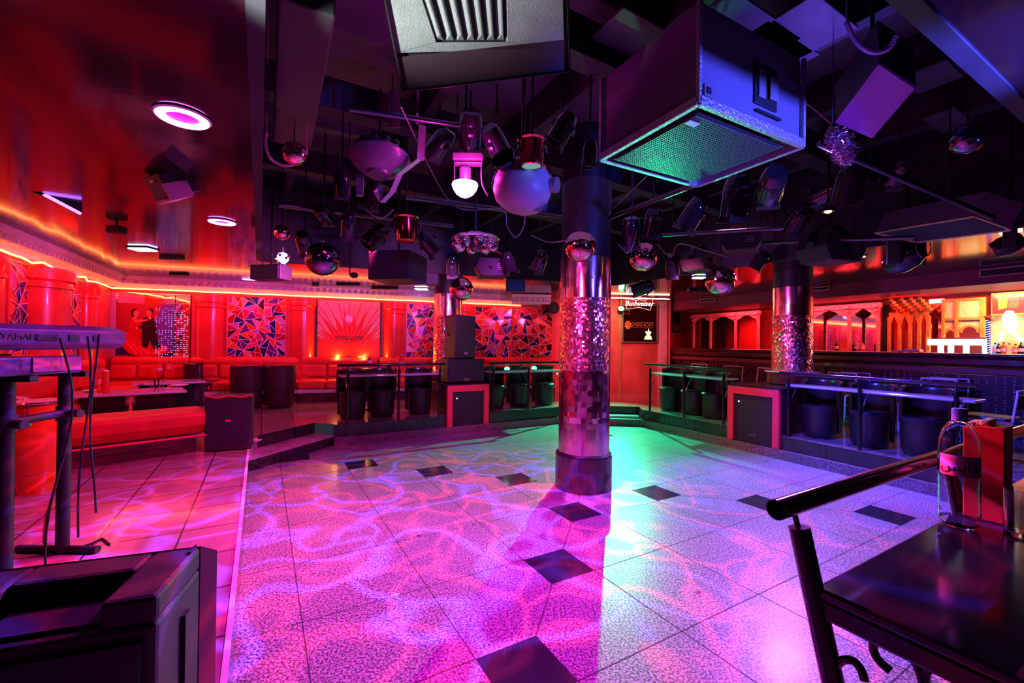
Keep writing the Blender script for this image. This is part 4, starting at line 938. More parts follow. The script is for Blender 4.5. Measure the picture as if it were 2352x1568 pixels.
# blue spiral lamp, gold wall, picture, glowing striding man sign
s0 = SB(2269)[0]; mb = MB(); P = [FBAR.P(s0, NB, 0)+Vector((.03*math.cos(k*.9), .03*math.sin(k*.9), 1.40+.0052*k)) for k in range(110)]
t = thing('spiral_lamp', 'blue glowing spiral light beside the fretwork cabinet', 'lamp', FBAR.P(s0, NB, 1.39)); mb.tube(P, .006, 5); mb.build('light_spiral', emis('blue_spiral_glow', (.12, .16, 1.), 6), t, smooth=True)
mb = MB(); mb.cyl(FBAR.P(s0, NB, 1.39), FBAR.P(s0, NB, 2.02), .02, n=10); mb.build('core', 'black', t)
mb = MB(); mb.lathe([(.04, 0), (.05, .03), (0, .05)], Matrix.Translation(FBAR.P(s0, NB, 2.0)), 14); mb.build('red_top', 'redpaper', t)
backpanel(2277, 2420, M_.setdefault('gold', mat('gold_wall', (.80, .52, .16), .5, var=.08)), 'gold coloured wall panel behind the glowing walking figure', n=NB-.1)
a, b = FBAR.hit(2279, 690, NB)[0], FBAR.hit(2400, 690, NB)[0]; z0, z1 = 2.06, 2.36; t = thing('wall_picture', 'red framed picture with a yellow shape above the glowing figure', 'picture', FBAR.P((a+b)/2, NB, z0)); M = TM(FBAR, a, NB, z0)
mb = MB(); mb.box(((b-a)/2, (z1-z0)/2, -.01), (b-a, z1-z0, .02), M); mb.build('board', 'redcol', t)
mb = MB(); H = z1-z0
for pts, c in ((((.07, .07), (.16, .09), (.17, .27), (.06, .26)), (.9, .75, .2)), (((.17, .09), (.27, .08), (.29, .17), (.18, .18)), (.35, .35, .2)), (((.17, .19), (.29, .18), (.28, .27), (.18, .28)), (.9, .3, .3))): mb.poly([M @ Vector((x, y, .004)) for x, y in pts], c)
mb.build('print', 'paint', t, norm=False); mb = MB(); mb.box(((b-a)/2, -.008, .0), (b-a, .02, .05), M); mb.build('frame', 'wood', t)
def sgn(px, py): s, z = FBAR.hit(px, py, NB+.02); return s, z
t = thing('glowing_sign', 'white glowing outline of a walking man on the gold wall', 'sign', FBAR.P(sgn(2320, 780)[0], NB, 1.6)); M = TM(FBAR, 0, NB+.0, 0); gs = emis('white_sign_glow', (1., .97, .92), 5)
for nm, pts in (('head_and_coat', [(2312, 714), (2326, 714), (2332, 724), (2334, 736), (2336, 748), (2330, 760), (2316, 765), (2312, 758), (2318, 750), (2306, 754), (2297, 750), (2304, 740), (2302, 728), (2306, 720)]), ('front_leg', [(2300, 760), (2307, 762), (2302, 782), (2292, 784)]), ('rear_leg', [(2324, 763), (2332, 763), (2342, 772), (2350, 778), (2343, 786), (2332, 776)])):
    mb = MB(); mb.prism([sgn(*q) for q in pts], 0, .03, M); mb.build(nm, gs, t)
a = SB(2330)[0]
R6 = random.Random(4)
for i in range(9):
    px = (2289, 2297, 2309, 2322, 2336, 2349, 1975, 1925, 1985)[i]; s = SB(px)[0]; p = FBAR.P(s, NB+.05, 1.392); h = R6.uniform(.2, .27) if i < 6 else .24
    mm = ['capblue', 'blackgl', 'redcol', 'pet', 'conga', 'blackgl'][i % 6]
    bottle(p, h, .034, ['blue tinted spirit bottle at the left of the row under the walking figure', 'slim dark bottle second in the row under the walking figure', 'red bottle in the row under the walking figure', 'clear bottle in the row under the walking figure', 'amber bottle in the row under the walking figure', 'dark bottle at the right end of the row under the walking figure', 'dark bottle inside the right cusped arch', 'short bottle inside the left cusped arch', 'second bottle inside the right cusped arch'][i], 'bottles behind the bar', 'spirit_bottle', 'black', mm)
# soffit vents
def vent(px0, px1, y0, y1, label):
    (a, z1), (b, _), (_, z0) = FBAR.hit(px0, y0, .01), FBAR.hit(px1, y0, .01), FBAR.hit(px0, y1, .01)
    z1 = min(z1, 2.63); z0 = max(z0, 2.44); t = thing('air_vent', label, 'vent', FBAR.P((a+b)/2, .01, z0), group='vents in the bar soffit'); M = FBAR.M(a, 0, z0); w, h = b-a, z1-z0
    mb = MB(); mb.box((w/2, .01, h/2), (w, .02, h), M); mb.build('recess', 'black', t)
    mb = MB(); mb.box((w/2, .02, .008), (w, .03, .016), M); mb.box((w/2, .02, h-.008), (w, .03, .016), M); mb.box((.01, .02, h/2), (.02, .03, h), M); mb.box((w-.01, .02, h/2), (.02, .03, h), M); mb.build('frame', 'cornice', t)
    mb = MB()
    for k in range(1, 5): mb.box((w/2, .015, h*k/5), (w-.03, .01, .006), M)
    mb.build('slats', 'speaker', t)
vent(1608, 1645, 681, 695, 'small red lit air vent at the far end of the bar soffit')
vent(1852, 1908, 648, 671, 'air vent with pale frame just right of the right mirrored column')
vent(2250, 2360, 612, 638, 'long air vent with violet frame at the right end of the soffit')
# chairs with white tube backs in front of the bar
def tube_chair():
    t = thing('bar_chair', 'x', 'chair', group='black chairs with white tube frames')
    for x in (-.2, .2):
        mb = MB(); mb.tube([(x, -.19, .012), (x, .20, .012), (x, .22, .03), (x, .23, .40), (x, .27, .74), (x, .27, .78)], .012, 8); mb.tube([(x, -.19, .012), (x, -.2, .03), (x, -.19, .42), (x, -.17, .44), (x, .22, .44)], .012, 8); mb.build('side_frame', 'whitetube', t, smooth=True, local=True)
    mb = MB(); mb.tube([(-.2, .27, .775), (.2, .27, .775)], .012, 8); mb.build('top_rail', 'whitetube', t, smooth=True, local=True)
    mb = MB(); mb.box((0, .0, .46), (.39, .40, .05)); mb.build('seat', 'leather', t, local=True, bevel=.02)
    mb = MB(); mb.box((0, .265, .66), (.37, .02, .14)); mb.build('back_pad', 'leather', t, local=True, bevel=.008); return t
tc0 = tube_chair(); first = True
for px, n, lab in ((1590, .55, 'white framed chair farthest away in front of the bar, lit green'), (1668, .6, 'white framed chair behind the right green lit shelf'), (1735, .6, 'white framed chair beside the right mirrored column, left of it'),
                   (1918, .75, 'white framed chair right of the mirrored column in front of the bar'), (1950, .35, 'white framed chair tucked behind another one right of the mirrored column'), (2125, .8, 'white framed chair behind the right end of the blue lit shelf'), (2168, .4, 'white framed chair close to the perforated bar front above the bottle cap')):
    s = tspx(FBAR, px, n); p = FBAR.P(s, n, PZ); a = math.atan2(FBAR.n.y, FBAR.n.x)-PI/2
    m_ = Matrix.Translation(p) @ Matrix.Rotation(a+PI+.15*(-1)**int(px), 4, 'Z')
    if first: tc0.matrix_world = m_; ROOTM[tc0.name] = m_; tc0['label'] = lab; first = False
    else: dup(tc0, lab, M=m_)
p = onz(2306, 1010, PZ+.0); m_ = Matrix.Translation((5.25, 4.75, PZ)) @ Matrix.Rotation(math.radians(205), 4, 'Z'); dup(tc0, 'white framed chair at the right edge of the view behind the napkin box', M=m_)
# ------------------------------------------------------------------ end wall
sE = lambda px, y=740: FE.hit(px, y, .03)
a, b = sE(1429)[0], sE(1511)[0]; z0, z1 = 1.52, 2.50
z0 = FE.hit(1470, 786, .03)[1]; z1 = FE.hit(1470, 700, .03)[1]; W = b-a; H = z1-z0
t = thing('framed_mirror', 'dark framed mirror with a drink name and emblem on the end wall', 'mirror', FE.P((a+b)/2, .02, z0)); M = TM(FE, a, .03, z0)
mb = MB(); mb.box((W/2, H/2, -.01), (W, H, .02), M); mb.build('dark_mirror', mat('tinted_mirror', (.20, .05, .06), .08, .9), t)
mb = MB()
for x in (.012, W-.012): mb.box((x, H/2, .01), (.035, H+.04, .05), M)
for y in (0, H): mb.box((W/2, y, .01), (W+.03, .035, .05), M)
mb.build('frame', 'grey', t, bevel=.006)
mb = MB(); mb.text('SMIRNOFF', .13, M @ Matrix.Translation((W*.56, H*.46, .004)), .004)
for y in (.39, .53): mb.box((W*.56, H*y, .006), (W*.62, .008, .004), M)
mb.build('lettering', M_.setdefault('goldp', mat('gold_lettering', (.75, .5, .25), .35, .5)), t)
mb = MB(); pts = [(W*.16+(.10 if k % 2 else .075)*math.cos(2*PI*k/16), H*.46+(.12 if k % 2 else .09)*math.sin(2*PI*k/16)) for k in range(16)]; mb.prism(pts, .003, .010, M); mb.build('emblem', 'wood', t)
mb = MB(); pts = [(.62, .08), (.84, .08), (.82, .15), (.78, .20), (.82, .28), (.76, .30), (.74, .38), (.72, .30), (.64, .29), (.69, .20), (.64, .15)]; mb.prism([(x*W, y*H) for x, y in pts], .003, .012, M); mb.build('pale_figure', emis('yellow_green_glow', (.65, .9, .35), 1.6), t)
t = thing('neon_sign', 'white neon name inside a pink bow tie outline above the dark mirror', 'neon sign', FE.P((a+b)/2, .12, z1)); sc_, zc = FE.hit(1469, 697, .75); M = TM(FE, sc_, .75, min(zc, 2.49)); gp = emis('pink_neon', (1., .25, .22), 2.2)
k_ = .34
pts = [(-k_, .11), (-.08, .08), (0, .10), (.08, .08), (k_, .14), (k_*.78, -.15), (.0, -.09), (-k_*.92, -.13)]
mb = MB(); mb.tube([M @ Vector((x, y, 0)) for x, y in pts], .008, 6, closed=True); mb.build('bow_tie_outline', gp, t, smooth=True)
mb = MB(); mb.tube([M @ Vector((x, y, 0)) for x, y in ((-.05, .12), (-.03, .16), (0, .14), (.03, .16), (.05, .12))], .008, 6); mb.build('crown', gp, t)
shear = Matrix(((1, .25, 0, 0), (0, 1, 0, 0), (0, 0, 1, 0), (0, 0, 0, 1)))
mb = MB(); mb.text('Budweiser', .165, M @ Matrix.Translation((0, .0, .012)) @ shear, .012); mb.build('neon_lettering', emis('white_neon', (.95, .9, 1.), 1.8), t)
mb = MB()
for x in (-.2, .2): mb.cyl(M @ Vector((x, .0, -.005)), M @ Vector((x, CZ-min(zc, 2.49), -.005)), .004, n=6)
mb.build('hanging_wires', 'black', t)
for px0, px1, m, nm, lab in ((1513, 1531, 'cornice', 'wall_post', 'pale corner post between the end wall and the bar'), (1421, 1427, 'goldp', 'wall_post', 'slim gilded upright left of the dark mirror, catching green light')):
    a, b = sE(px0)[0], sE(px1)[0]; mb = MB(); mb.box(((a+b)/2, .03, 1.47), (b-a, .07, 2.34), FE.M(0, 0, 0)); o = mb.build(nm, m); tag(o, lab, 'post')
p = FE.P(sE(1409)[0], .5, 2.3); t = thing('flood_light', 'green glowing flood light beside the big mirrored column', 'spotlight', p)
mb = MB(); mb.lathe([(.0, .0), (.07, .0), (.085, .16), (.07, .16), (.055, .02)], Matrix.Rotation(math.radians(60), 4, 'X'), 18); mb.build('housing', 'black', t, smooth=True, local=True)
mb = MB(); mb.cyl((0, -.05, .02), (0, -.13, .09), .068, n=18); mb.build('lens', emis('green_lens', (.12, 1., .4), 30), t, local=True)
mb = MB(); mb.cyl((0, 0, .03), (0, 0, .34), .012, n=8); mb.build('hanger', 'black', t, local=True)
F6 = Frame(OUT[3], OUT[4]); a, b = F6.hit(1541, 740, .03)[0], F6.hit(1563, 740, .03)[0]; z0 = F6.hit(1550, 766, .03)[1]; z1 = F6.hit(1550, 716, .03)[1]
t = thing('wall_picture', 'small red and black poster in a pale frame at the corner of the bar', 'picture', F6.P((a+b)/2, .03, z0)); M = TM(F6, a, .03, z0); W, H = b-a, z1-z0
mb = MB(); mb.poly([M @ Vector(q) for q in ((0, 0, 0), (W, 0, 0), (W, H, 0), (0, H, 0))], (.10, .02, .02)); mb.poly([M @ Vector((x*W, y*H, .003)) for x, y in ((.2, .2), (.7, .1), (.95, .35), (.75, .55), (.5, .4), (.3, .6))], (.8, .06, .06)); mb.build('print', 'paint', t, norm=False)
mb = MB()
for x in (0, W): mb.box((x, H/2, 0), (.03, H, .03), M)
for y in (0, H): mb.box((W/2, y, 0), (W, .03, .03), M)
mb.box((W*.42, H/2, 0), (.02, H, .02), M); mb.build('frame', 'cornice', t)
# octagonal speaker near the column
s, z = FB.hit(1271, 707, .35); p = FB.P(s, .35, z); t = thing('wall_speaker', 'small black octagonal speaker mounted high left of the big mirrored column', 'loudspeaker', p); M = Matrix.Translation(p) @ Matrix.Rotation(math.atan2(FB.n.y, FB.n.x)-PI/2, 4, 'Z') @ Matrix.Rotation(-PI/2, 4, 'X')
mb = MB(); mb.lathe([(0, -.1), (.13, -.1), (.155, 0), (.155, .02), (.135, .02), (.12, .0), (0, -.005)], M, 8); mb.build('housing', 'black', t); mb = MB(); mb.cyl(M @ Vector((0, 0, -.09)), M @ Vector((0, 0, -.34)), .015, n=8); mb.build('wall_arm', 'black', t)
# ------------------------------------------------------------------ ceiling rig
GR = 'par spotlights hanging in the ceiling recess'
def rod(t, p, z1, r=.008, m='black'):
    mb = MB(); mb.cyl(p, (p[0], p[1], z1), r, n=8); return mb.build('hanging_rod', m, t)
HB = 3.33
# pipes of the lighting grid
pk = 0
def pipe(a, b, r, label, m='steel', hang=2, name='lighting_pipe', grp='lighting pipes'):
    global pk
    t = thing(name, label, 'pipe', ((a[0]+b[0])/2, (a[1]+b[1])/2, a[2]), group=grp); a, b = Vector(a), Vector(b)
    mb = MB(); mb.cyl(a, b, r, n=10); mb.build('tube', m, t, smooth=True)
    for k in range(hang):
        q = a.lerp(b, (k+.6)/(hang+.2)); rod(t, q, HB+.05, .006)
    return t
def PY(px, py, Y): return ony(px, py, Y)
pipe(PY(640, 470, 3.9), PY(1040, 520, 5.2), .022, 'dark lighting pipe crossing behind the violet globe lamp')
pipe(PY(930, 452, 3.7), PY(1340, 505, 5.4), .022, 'lighting pipe running behind the glowing globe towards the big column')
pipe(PY(1520, 540, 4.6), PY(1800, 523, 4.0), .018, 'thin lighting pipe catching a violet line right of the big column')
pipe(PY(1400, 500, 4.4), PY(1660, 400, 3.0), .02, 'lighting pipe slanting from the big column up to the flight case speaker')
pipe(PY(1690, 560, 5.2), PY(2100, 545, 3.9), .02, 'dark lighting pipe above the right mirrored column')
pipe(PY(1880, 330, 2.8), PY(2280, 500, 3.2), .02, 'dark lighting pipe near the right end of the recess')
pipe(PY(800, 250, 2.9), PY(1130, 300, 3.4), .02, 'lighting pipe just below the large hanging loudspeaker')
# ventilation duct and flat panels between the joists
def slab(pts, z0, z1, m, label, name='ceiling_panel', cat='panel', grp=None):
    mb = MB(); mb.prism(pts, z0, z1); o = mb.build(name, m, bevel=.005); tag(o, label, cat, grp); return o
t = thing('air_duct', 'long dark rectangular air duct running away from us at the left of the recess', 'duct', (-1.35, 2.6, 2.9))
a, b = PY(700, 40, 1.65), PY(672, 322, 3.1); dl = Vector((b.x-a.x, b.y-a.y)).normalized(); nr = Vector((dl.y, -dl.x))
mb = MB(); A0, B0 = V2(a)-nr*.09, V2(b)-nr*.12; mb.hull6([Vector((A0.x, A0.y, 2.78)), Vector((A0.x+nr.x*.2, A0.y+nr.y*.2, 2.78)), Vector((A0.x+nr.x*.2, A0.y+nr.y*.2, 2.98)), Vector((A0.x, A0.y, 2.98))], [Vector((B0.x, B0.y, 2.90)), Vector((B0.x+nr.x*.24, B0.y+nr.y*.24, 2.90)), Vector((B0.x+nr.x*.24, B0.y+nr.y*.24, 3.12)), Vector((B0.x, B0.y, 3.12))]); mb.build('duct_body', 'speaker', t, bevel=.01)
for u in (.25, .8): q = a.lerp(b, u); rod(t, (q.x, q.y, 2.98), HB+.2)
for i, (px, py, w, l, c) in enumerate(((1790, 110, .20, .6, 'violet lit flat panel between joists above the flight case speaker'), (1735, 60, .18, .7, 'blue lit flat panel nearest the top edge above the flight case speaker'), (1850, 70, .35, .5, 'broad dim violet panel behind the blue bead garland'), (1440, 80, .30, .35, 'green lit panel between the two large hanging loudspeakers'), (1400, 160, .22, .30, 'green lit panel seen through the gap left of the flight case speaker'), (2140, 180, .25, .35, 'violet lit panel right of the tilted violet speaker'), (2180, 280, .2, .5, 'long dim violet panel near the right edge of the recess'))):
    p = onz(px, py, 3.44); q = V2(p); slab([q+g1*l/2+g2*w/2, q-g1*l/2+g2*w/2, q-g1*l/2-g2*w/2, q+g1*l/2-g2*w/2], 3.44, 3.46, 'slab', c, grp='panels between the joists')
# ---- O1 large hanging loudspeaker with ribbed horn
bl, br = PY(926, 213, 1.95), PY(1309, 166, 2.12)
ex = (br-bl); wS = ex.length; ex.normalize()
upv = Vector((-.03, -.53, .85)).normalized(); upv = (upv-ex*upv.dot(ex)).normalized(); nv = ex.cross(upv)      # nv points away from the camera?
if nv.y > 0: nv = -nv
Ms = Matrix(((ex.x, -nv.x, upv.x, bl.x), (ex.y, -nv.y, upv.y, bl.y), (ex.z, -nv.z, upv.z, bl.z), (0, 0, 0, 1)))
t = thing('hanging_loudspeaker', 'large grey loudspeaker with a ribbed horn hanging at the top of the view', 'loudspeaker', bl)
hs = 1.0
mb = MB(); mb.hull6([Ms @ Vector(q) for q in ((0, .046, 0), (wS, .046, 0), (wS, .046, hs), (0, .046, hs))], [Ms @ Vector(q) for q in ((.22, .50, 0), (wS-.02, .50, 0), (wS-.02, .50, hs), (.22, .50, hs))]); mb.build('cabinet', 'speaker', t, bevel=.012)
fr_ = mat('worn_grey_fabric', (.42, .44, .42), .45, bump=.35, bs=220, var=.12, vs=9)
mb = MB(); x0, x1 = .17, .17+.36
out = [(0.01, .15), (wS-.015, .10), (wS-.03, hs), (.015, hs)]
hole = [(x0+.02, .175), (x1-.01, .15), (x1+.06, hs), (x0-.15, hs)]
def S(x, y, z): return Ms @ Vector((x, z, y))
for q in ([out[0], out[1], hole[1], hole[0]], [out[1], out[2], hole[2], hole[1]], [out[0], hole[0], hole[3], out[3]]): mb.hull6([S(x, y, .02) for x, y in q], [S(x, y, .045) for x, y in q])
mb.build('fabric_front', fr_, t, bevel=.004)
mb = MB(); mb.poly([S(x, y, .043) for x, y in hole]); 
mb.build('horn_recess', 'speaker', t)
for k in range(7):
    u0, u1 = (k+.12)/7, (k+.80)/7
    def hp(u, v): a = Vector(hole[0]).lerp(Vector(hole[1]), u); b = Vector(hole[3]).lerp(Vector(hole[2]), u); return a.lerp(b, v)
    q = [hp(u0, .01), hp(u1, .01), hp(u1, 1), hp(u0, 1)]; um = [hp(u0+.04, .03), hp(u1-.04, .03), hp(u1-.04, 1), hp(u0+.04, 1)]
    mb = MB(); mb.hull6([S(p.x, p.y, .043) for p in q], [S(p.x, p.y, .012) for p in um]); mb.build('horn_rib', fr_, t)
mb = MB(); mb.box((wS/2, .02, .006), (wS+.006, .04, .012), Ms); mb.box((wS, .02, hs/2), (.010, .04, hs), Ms); mb.box((0, .02, hs/2), (.006, .04, hs), Ms); mb.build('edge_trim', 'darktube', t, bevel=.004)
mb = MB(); mb.box((wS/2, .035, .07), (wS-.02, .03, .13), Ms); mb.build('lower_shade_strip', M_.setdefault('fabshade', mat('brown_fabric_shade', (.09, .05, .06), .4, coat=.2)), t)  # brown strip paints the shade along the foot of the fabric front
rod(t, S(.1, .9, .3), HB+.3, .012); rod(t, S(wS-.1, .9, .3), HB+.3, .012)
# ---- O2 flight case speaker facing down
zb = 2.65; c_ = onz(1605, 237, zb); Lc = onz(1380, 366, zb); Rc = onz(1844, 336, zb); hx = V2(Rc)-V2(c_); hy = V2(Lc)-V2(c_)
ux, uy = hx.normalized(), hy.normalized(); w, d_ = hx.length, hy.length
M = Matrix(((ux.x, uy.x, 0, c_.x), (ux.y, uy.y, 0, c_.y), (0, 0, 1, zb), (0, 0, 0, 1)))
t = thing('flight_case_speaker', 'big dark loudspeaker case hanging grille down, blue side with a handle', 'loudspeaker', c_)
hC = .50
mb = MB(); mb.box((w/2, d_/2, hC/2+.02), (w-.02, d_-.02, hC-.03), M); mb.build('case_body', mat('blueblack_case', (.13, .12, .17), .45, bump=.35, bs=150), t, bevel=.01)
mb = MB(); e_ = .022
for x, y in ((0, 0), (w, 0), (0, d_), (w, d_)): mb.box((x, y, hC/2), (e_, e_, hC), M)
for y in (0, d_): mb.box((w/2, y, .012), (w, e_*1.4, .045), M)
for x in (0, w): mb.box((x, d_/2, .012), (e_*1.4, d_, .045), M)
mb.build('metal_edges', mat('scratched_metal', (.42, .42, .48), .4, .7, bump=.5, bs=70), t, bevel=.003)
mb = MB(); mb.box((w/2-.02, d_/2, .0), (w-.16, d_-.10, .012), M); mb.build('speaker_grille', 'grille', t)
gm = mat('perforated_green_lit_metal', (.16, .17, .17), .4, .6)
mb = MB()
for k in range(44): mb.box((.07+(w-.19)*k/43, d_/2, -.009), (.0055, d_-.13, .006), M)
for k in range(36): mb.box((w/2-.02, .07+(d_-.14)*k/35, -.011), (w-.19, .0035, .004), M)
mb.build('grille_mesh', gm, t); 
mb = MB(); mb.box((.10, .12, -.018), (.075, .035, .004), M); mb.build('label_plate', 'white', t)
mb = MB(); mb.box((w*.60, .004, .24), (.20, .012, .23), M); r_ = mb.build('handle_dish', 'black', t, bevel=.02)
mb = MB(); mb.box((w*.60-.05, -.008, .235), (.06, .012, .15), M); mb.box((w*.60+.05, -.012, .23), (.075, .012, .12), M); mb.build('folding_handle', 'grey', r_, bevel=.004)
mb = MB(); mb.box((w*.60+.02, -.004, .09), (.22, .008, .012), M); mb.build('catch', 'black', t)
mb = MB(); mb.box((.055, -.006, .07), (.055, .01, .06), M); mb.build('badge', 'grey', t); mb = MB(); mb.box((.055, -.013, .07), (.028, .006, .03), M); mb.build('badge_centre', 'black', t)
for x, y in ((.1, .1), (w-.1, d_-.1)): rod(t, M @ Vector((x, y, hC)), HB+.1, .010)
# ---- O3 tilted violet speaker
q = [PY(2017, 148, 2.05), PY(2101, 204, 2.05), PY(2003, 318, 2.50), PY(1918, 281, 2.52)]; nn = (q[1]-q[0]).cross(q[3]-q[0]).normalized(); nn = -nn if nn.z < 0 else nn; bk = nn*.20+Vector((-.10, .04, .06))
t = thing('tilted_loudspeaker', 'small loudspeaker with a bright violet face tilted below the right recess edge', 'loudspeaker', q[2])
mb = MB(); mb.hull6([p+nn*.01 for p in q], [p+bk for p in q]); mb.build('cabinet', 'speaker', t); mb = MB(); mb.hull6(q, [p+nn*.012 for p in q]); mb.build('front_cover', mat('pale_violet_cloth', (.34, .05, .50), .6, bump=.2, bs=200), t)
m_ = sum(q, Vector((0, 0, 0)))/4+bk; rod(t, m_, HB+.2, .01)
# ---- bead garlands
def garland(pts, label, col, r=.012):
    P = [PY(*p) for p in pts]; Q_ = []
    for i in range(len(P)-1):
        p0, p1, p2, p3 = P[max(i-1, 0)], P[i], P[i+1], P[min(i+2, len(P)-1)]
        for k in range(7): u = k/7; Q_.append(.5*((2*p1)+(p2-p0)*u+(2*p0-5*p1+4*p2-p3)*u*u+(3*p1-p0-3*p2+p3)*u**3))
    Q_.append(P[-1]); n = 64; mb = MB(); L = len(Q_)*2
    R_ = []
    for i in range(len(Q_)-1):
        for k in range(2): R_ += [Q_[i].lerp(Q_[i+1], k/2)]
    mb.tube([p for p in R_], lambda u: r*(1 if int(round(u*(len(R_)-1))) % 2 else .62), 8); [mb.cyl(R_[i], (R_[i].x, R_[i].y, HB+.1), .003, n=6) for i in (0, -1)]; o = mb.build('corrugated_hose', beadmat('hose_'+label[:4], col), smooth=False); tag(o, label, 'hose'); return o
garland([(1944, 50, 1.9), (1958, 82, 1.93), (1980, 108, 1.96), (2008, 120, 2.0), (2040, 112, 2.0), (2060, 82, 1.98)], 'blue lit ribbed hose hanging in a loop at the upper right', (.35, .40, .9))  # the blue sits in the hose's base colour
garland([(612, 302, 2.6), (610, 330, 2.62), (620, 360, 2.65), (645, 378, 2.7), (672, 378, 2.72), (698, 362, 2.72), (704, 340, 2.7)], 'pink lit ribbed hose hanging in a loop below the air duct', (.75, .35, .6))  # the pink sits in the hose's base colour
mb = MB(); P = [PY(*p) for p in ((660, 120, 2.3), (662, 200, 2.4), (640, 260, 2.55), (625, 300, 2.6), (620, 312, 2.62))]; mb.tube(P, .004, 6); o = mb.build('thin_wire', 'steel', smooth=True); tag(o, 'thin wire running down beside the air duct to the pink hose', 'cable')
# loose cables of the rig
cbl = [([(920, 245, 2.9), (1040, 470, 4.2), (1150, 480, 4.2), (1165, 520, 4.2), (1185, 545, 4.2), (1203, 520, 4.2), (1206, 490, 4.2)], 'grey cable sagging in a U below the grey dome fixture'),
       ([(1220, 540, 4.4), (1260, 556, 4.3), (1300, 552, 4.2)], 'cable sagging towards the red reflecting ball'), ([(1510, 560, 4.4), (1540, 590, 4.4), (1560, 560, 4.3), (1620, 575, 4.2), (1670, 590, 4.3)], 'cable looping right of the chrome ball'),
       ([(1110, 356, 3.1), (1106, 380, 3.1), (1107, 420, 3.1), (1120, 450, 3.1)], 'pink lit cable hanging right of the violet globe lamp'), ([(840, 480, 3.6), (858, 495, 3.6), (880, 500, 3.6), (905, 480, 3.6)], 'pink lit wire loop below the magenta bracket'),
       ([(1408, 480, 4.3), (1490, 400, 3.4), (1500, 390, 3.3)], 'thin wire from the big column up to the flight case speaker'), ([(1850, 235, 2.6), (1905, 280, 2.6), (1915, 300, 2.6)], 'thin orange lit cord holding the tinsel ornament'),
       ([(1420, 560, 4.2), (1440, 580, 4.2), (1455, 560, 4.2), (1462, 530, 4.2)], 'black cable loop left of the chrome ball')]
for pts, lab in cbl:
    P = [PY(*p) for p in pts]; mb = MB(); Q_ = []
    for i in range(len(P)-1):
        p0, p1, p2, p3 = P[max(i-1, 0)], P[i], P[i+1], P[min(i+2, len(P)-1)]
        for k in range(6): u = k/6; Q_.append(.5*((2*p1)+(p2-p0)*u+(2*p0-5*p1+4*p2-p3)*u*u+(3*p1-p0-3*p2+p3)*u**3))
    Q_.append(P[-1]); mb.tube(Q_, .005, 6); o = mb.build('cable', 'grey', smooth=True); tag(o, lab, 'cable', 'loose cables of the ceiling rig')
# ---- tinsel ornament
R7 = random.Random(5); p0, p1 = PY(1912, 292, 2.6), PY(1945, 372, 2.6); mb = MB()
for k in range(1500):
    u = R7.random(); c = p0.lerp(p1, .12+.88*u); r = .075*math.sin(PI*min(1, .15+u*.72)); d = Vector((R7.gauss(0, 1), R7.gauss(0, 1), R7.gauss(0, 1))).normalized(); q = c+d*r*R7.uniform(.5, 1.1); e = Vector((R7.gauss(0, 1), R7.gauss(0, 1), R7.gauss(0, 1))).normalized()*.010; g = e.cross(d).normalized()*.0022
    mb.poly([q-e-g, q+e-g, q+e+g, q-e+g])
mb.cyl(p0, (p0.x, p0.y, HB+.1), .003, n=6); mb.cyl(p0, p1, .006, n=6); o = mb.build('tinsel_ornament', mat('violet_foil', (.8, .5, .75), .18, 1.), norm=False); tag(o, 'fuzzy glittering tinsel ornament hanging below the tilted violet speaker', 'ornament')
# ---- globe lamp
p = PY(1068, 425, 3.2); t = thing('globe_lamp', 'glowing half globe lamp in bright magenta in the middle of the rig', 'lamp', p)
mb = MB(); mb.lathe([(.092, .012), (.098, .0), (.088, -.03), (.065, -.065), (.035, -.085), (0, -.092)], None, 24); mb.build('glowing_dome', emis('magenta_globe', (1., .10, .62), 16), t, smooth=True, local=True)
mb = MB(); mb.lathe([(0, .02), (.07, .02), (.095, .012)], None, 24); mb.cyl((0, 0, .02), (0, 0, .12), .045, n=16); mb.build('socket', 'grey', t, local=True, smooth=True)
mb = MB(); mb.box((.02, 0, .20), (.22, .09, .05)); mb.box((.02, 0, .155), (.20, .07, .012)); mb.build('mounting_plate', 'grey', t, local=True, bevel=.006)
for x in (-.08, .03): mb = MB(); mb.cyl((x, 0, .01), (x, 0, .17), .004, n=6); mb.build('stay', 'grey', t, local=True)
rod(t, p+Vector((0, 0, .22)), HB+.1)
# ---- grey dome effect light
p = PY(1200, 430, 3.0); t = thing('dome_effect_light', 'large grey dome shaped effect light with a round port, right of the globe lamp', 'light fixture', p)
mb = MB(); mb.lathe([(0, .17), (.12, .16), (.18, .10), (.205, 0), (.195, -.07), (.16, -.13), (.10, -.165), (0, -.175)], Matrix.Rotation(math.radians(14), 4, 'Y'), 36); mb.build('dome', mat('pale_grey_shell', (.34, .31, .36), .42, coat=.2), t, local=True, smooth=True)
mb = MB(); mb.lathe([(.0, 0), (.062, 0), (.075, .03), (.08, .06)], Matrix.Translation((-.11, -.16, .09)) @ Matrix.Rotation(math.radians(62), 4, 'X') @ Matrix.Rotation(math.radians(-25), 4, 'Y'), 22); mb.build('lens_port', 'blackgl', t, local=True, smooth=True)
mb = MB(); mb.cyl((.16, -.04, .0), (.235, -.08, -.01), .045, .052, 20); mb.build('side_knob', M_['grey'], t, local=True, smooth=True)
for k in range(9): a = math.radians(-30+k*12+180); mb = MB(); mb.cyl((.05+.11*math.cos(a)*-1, -.06, -.15+.02*math.sin(k)), (.05+.11*math.cos(a)*-1, -.06, -.185), .006, n=6); mb.build('vent_tooth', 'grey', t, local=True)
mb = MB(); mb.arc(0, 0, .215, .225, -.02, .02, math.radians(0), math.radians(180), 20, Matrix.Rotation(PI/2, 4, 'X')); mb.build('yoke', 'darktube', t, local=True, smooth=True); rod(t, p+Vector((0, 0, .2)), HB+.1, .012)
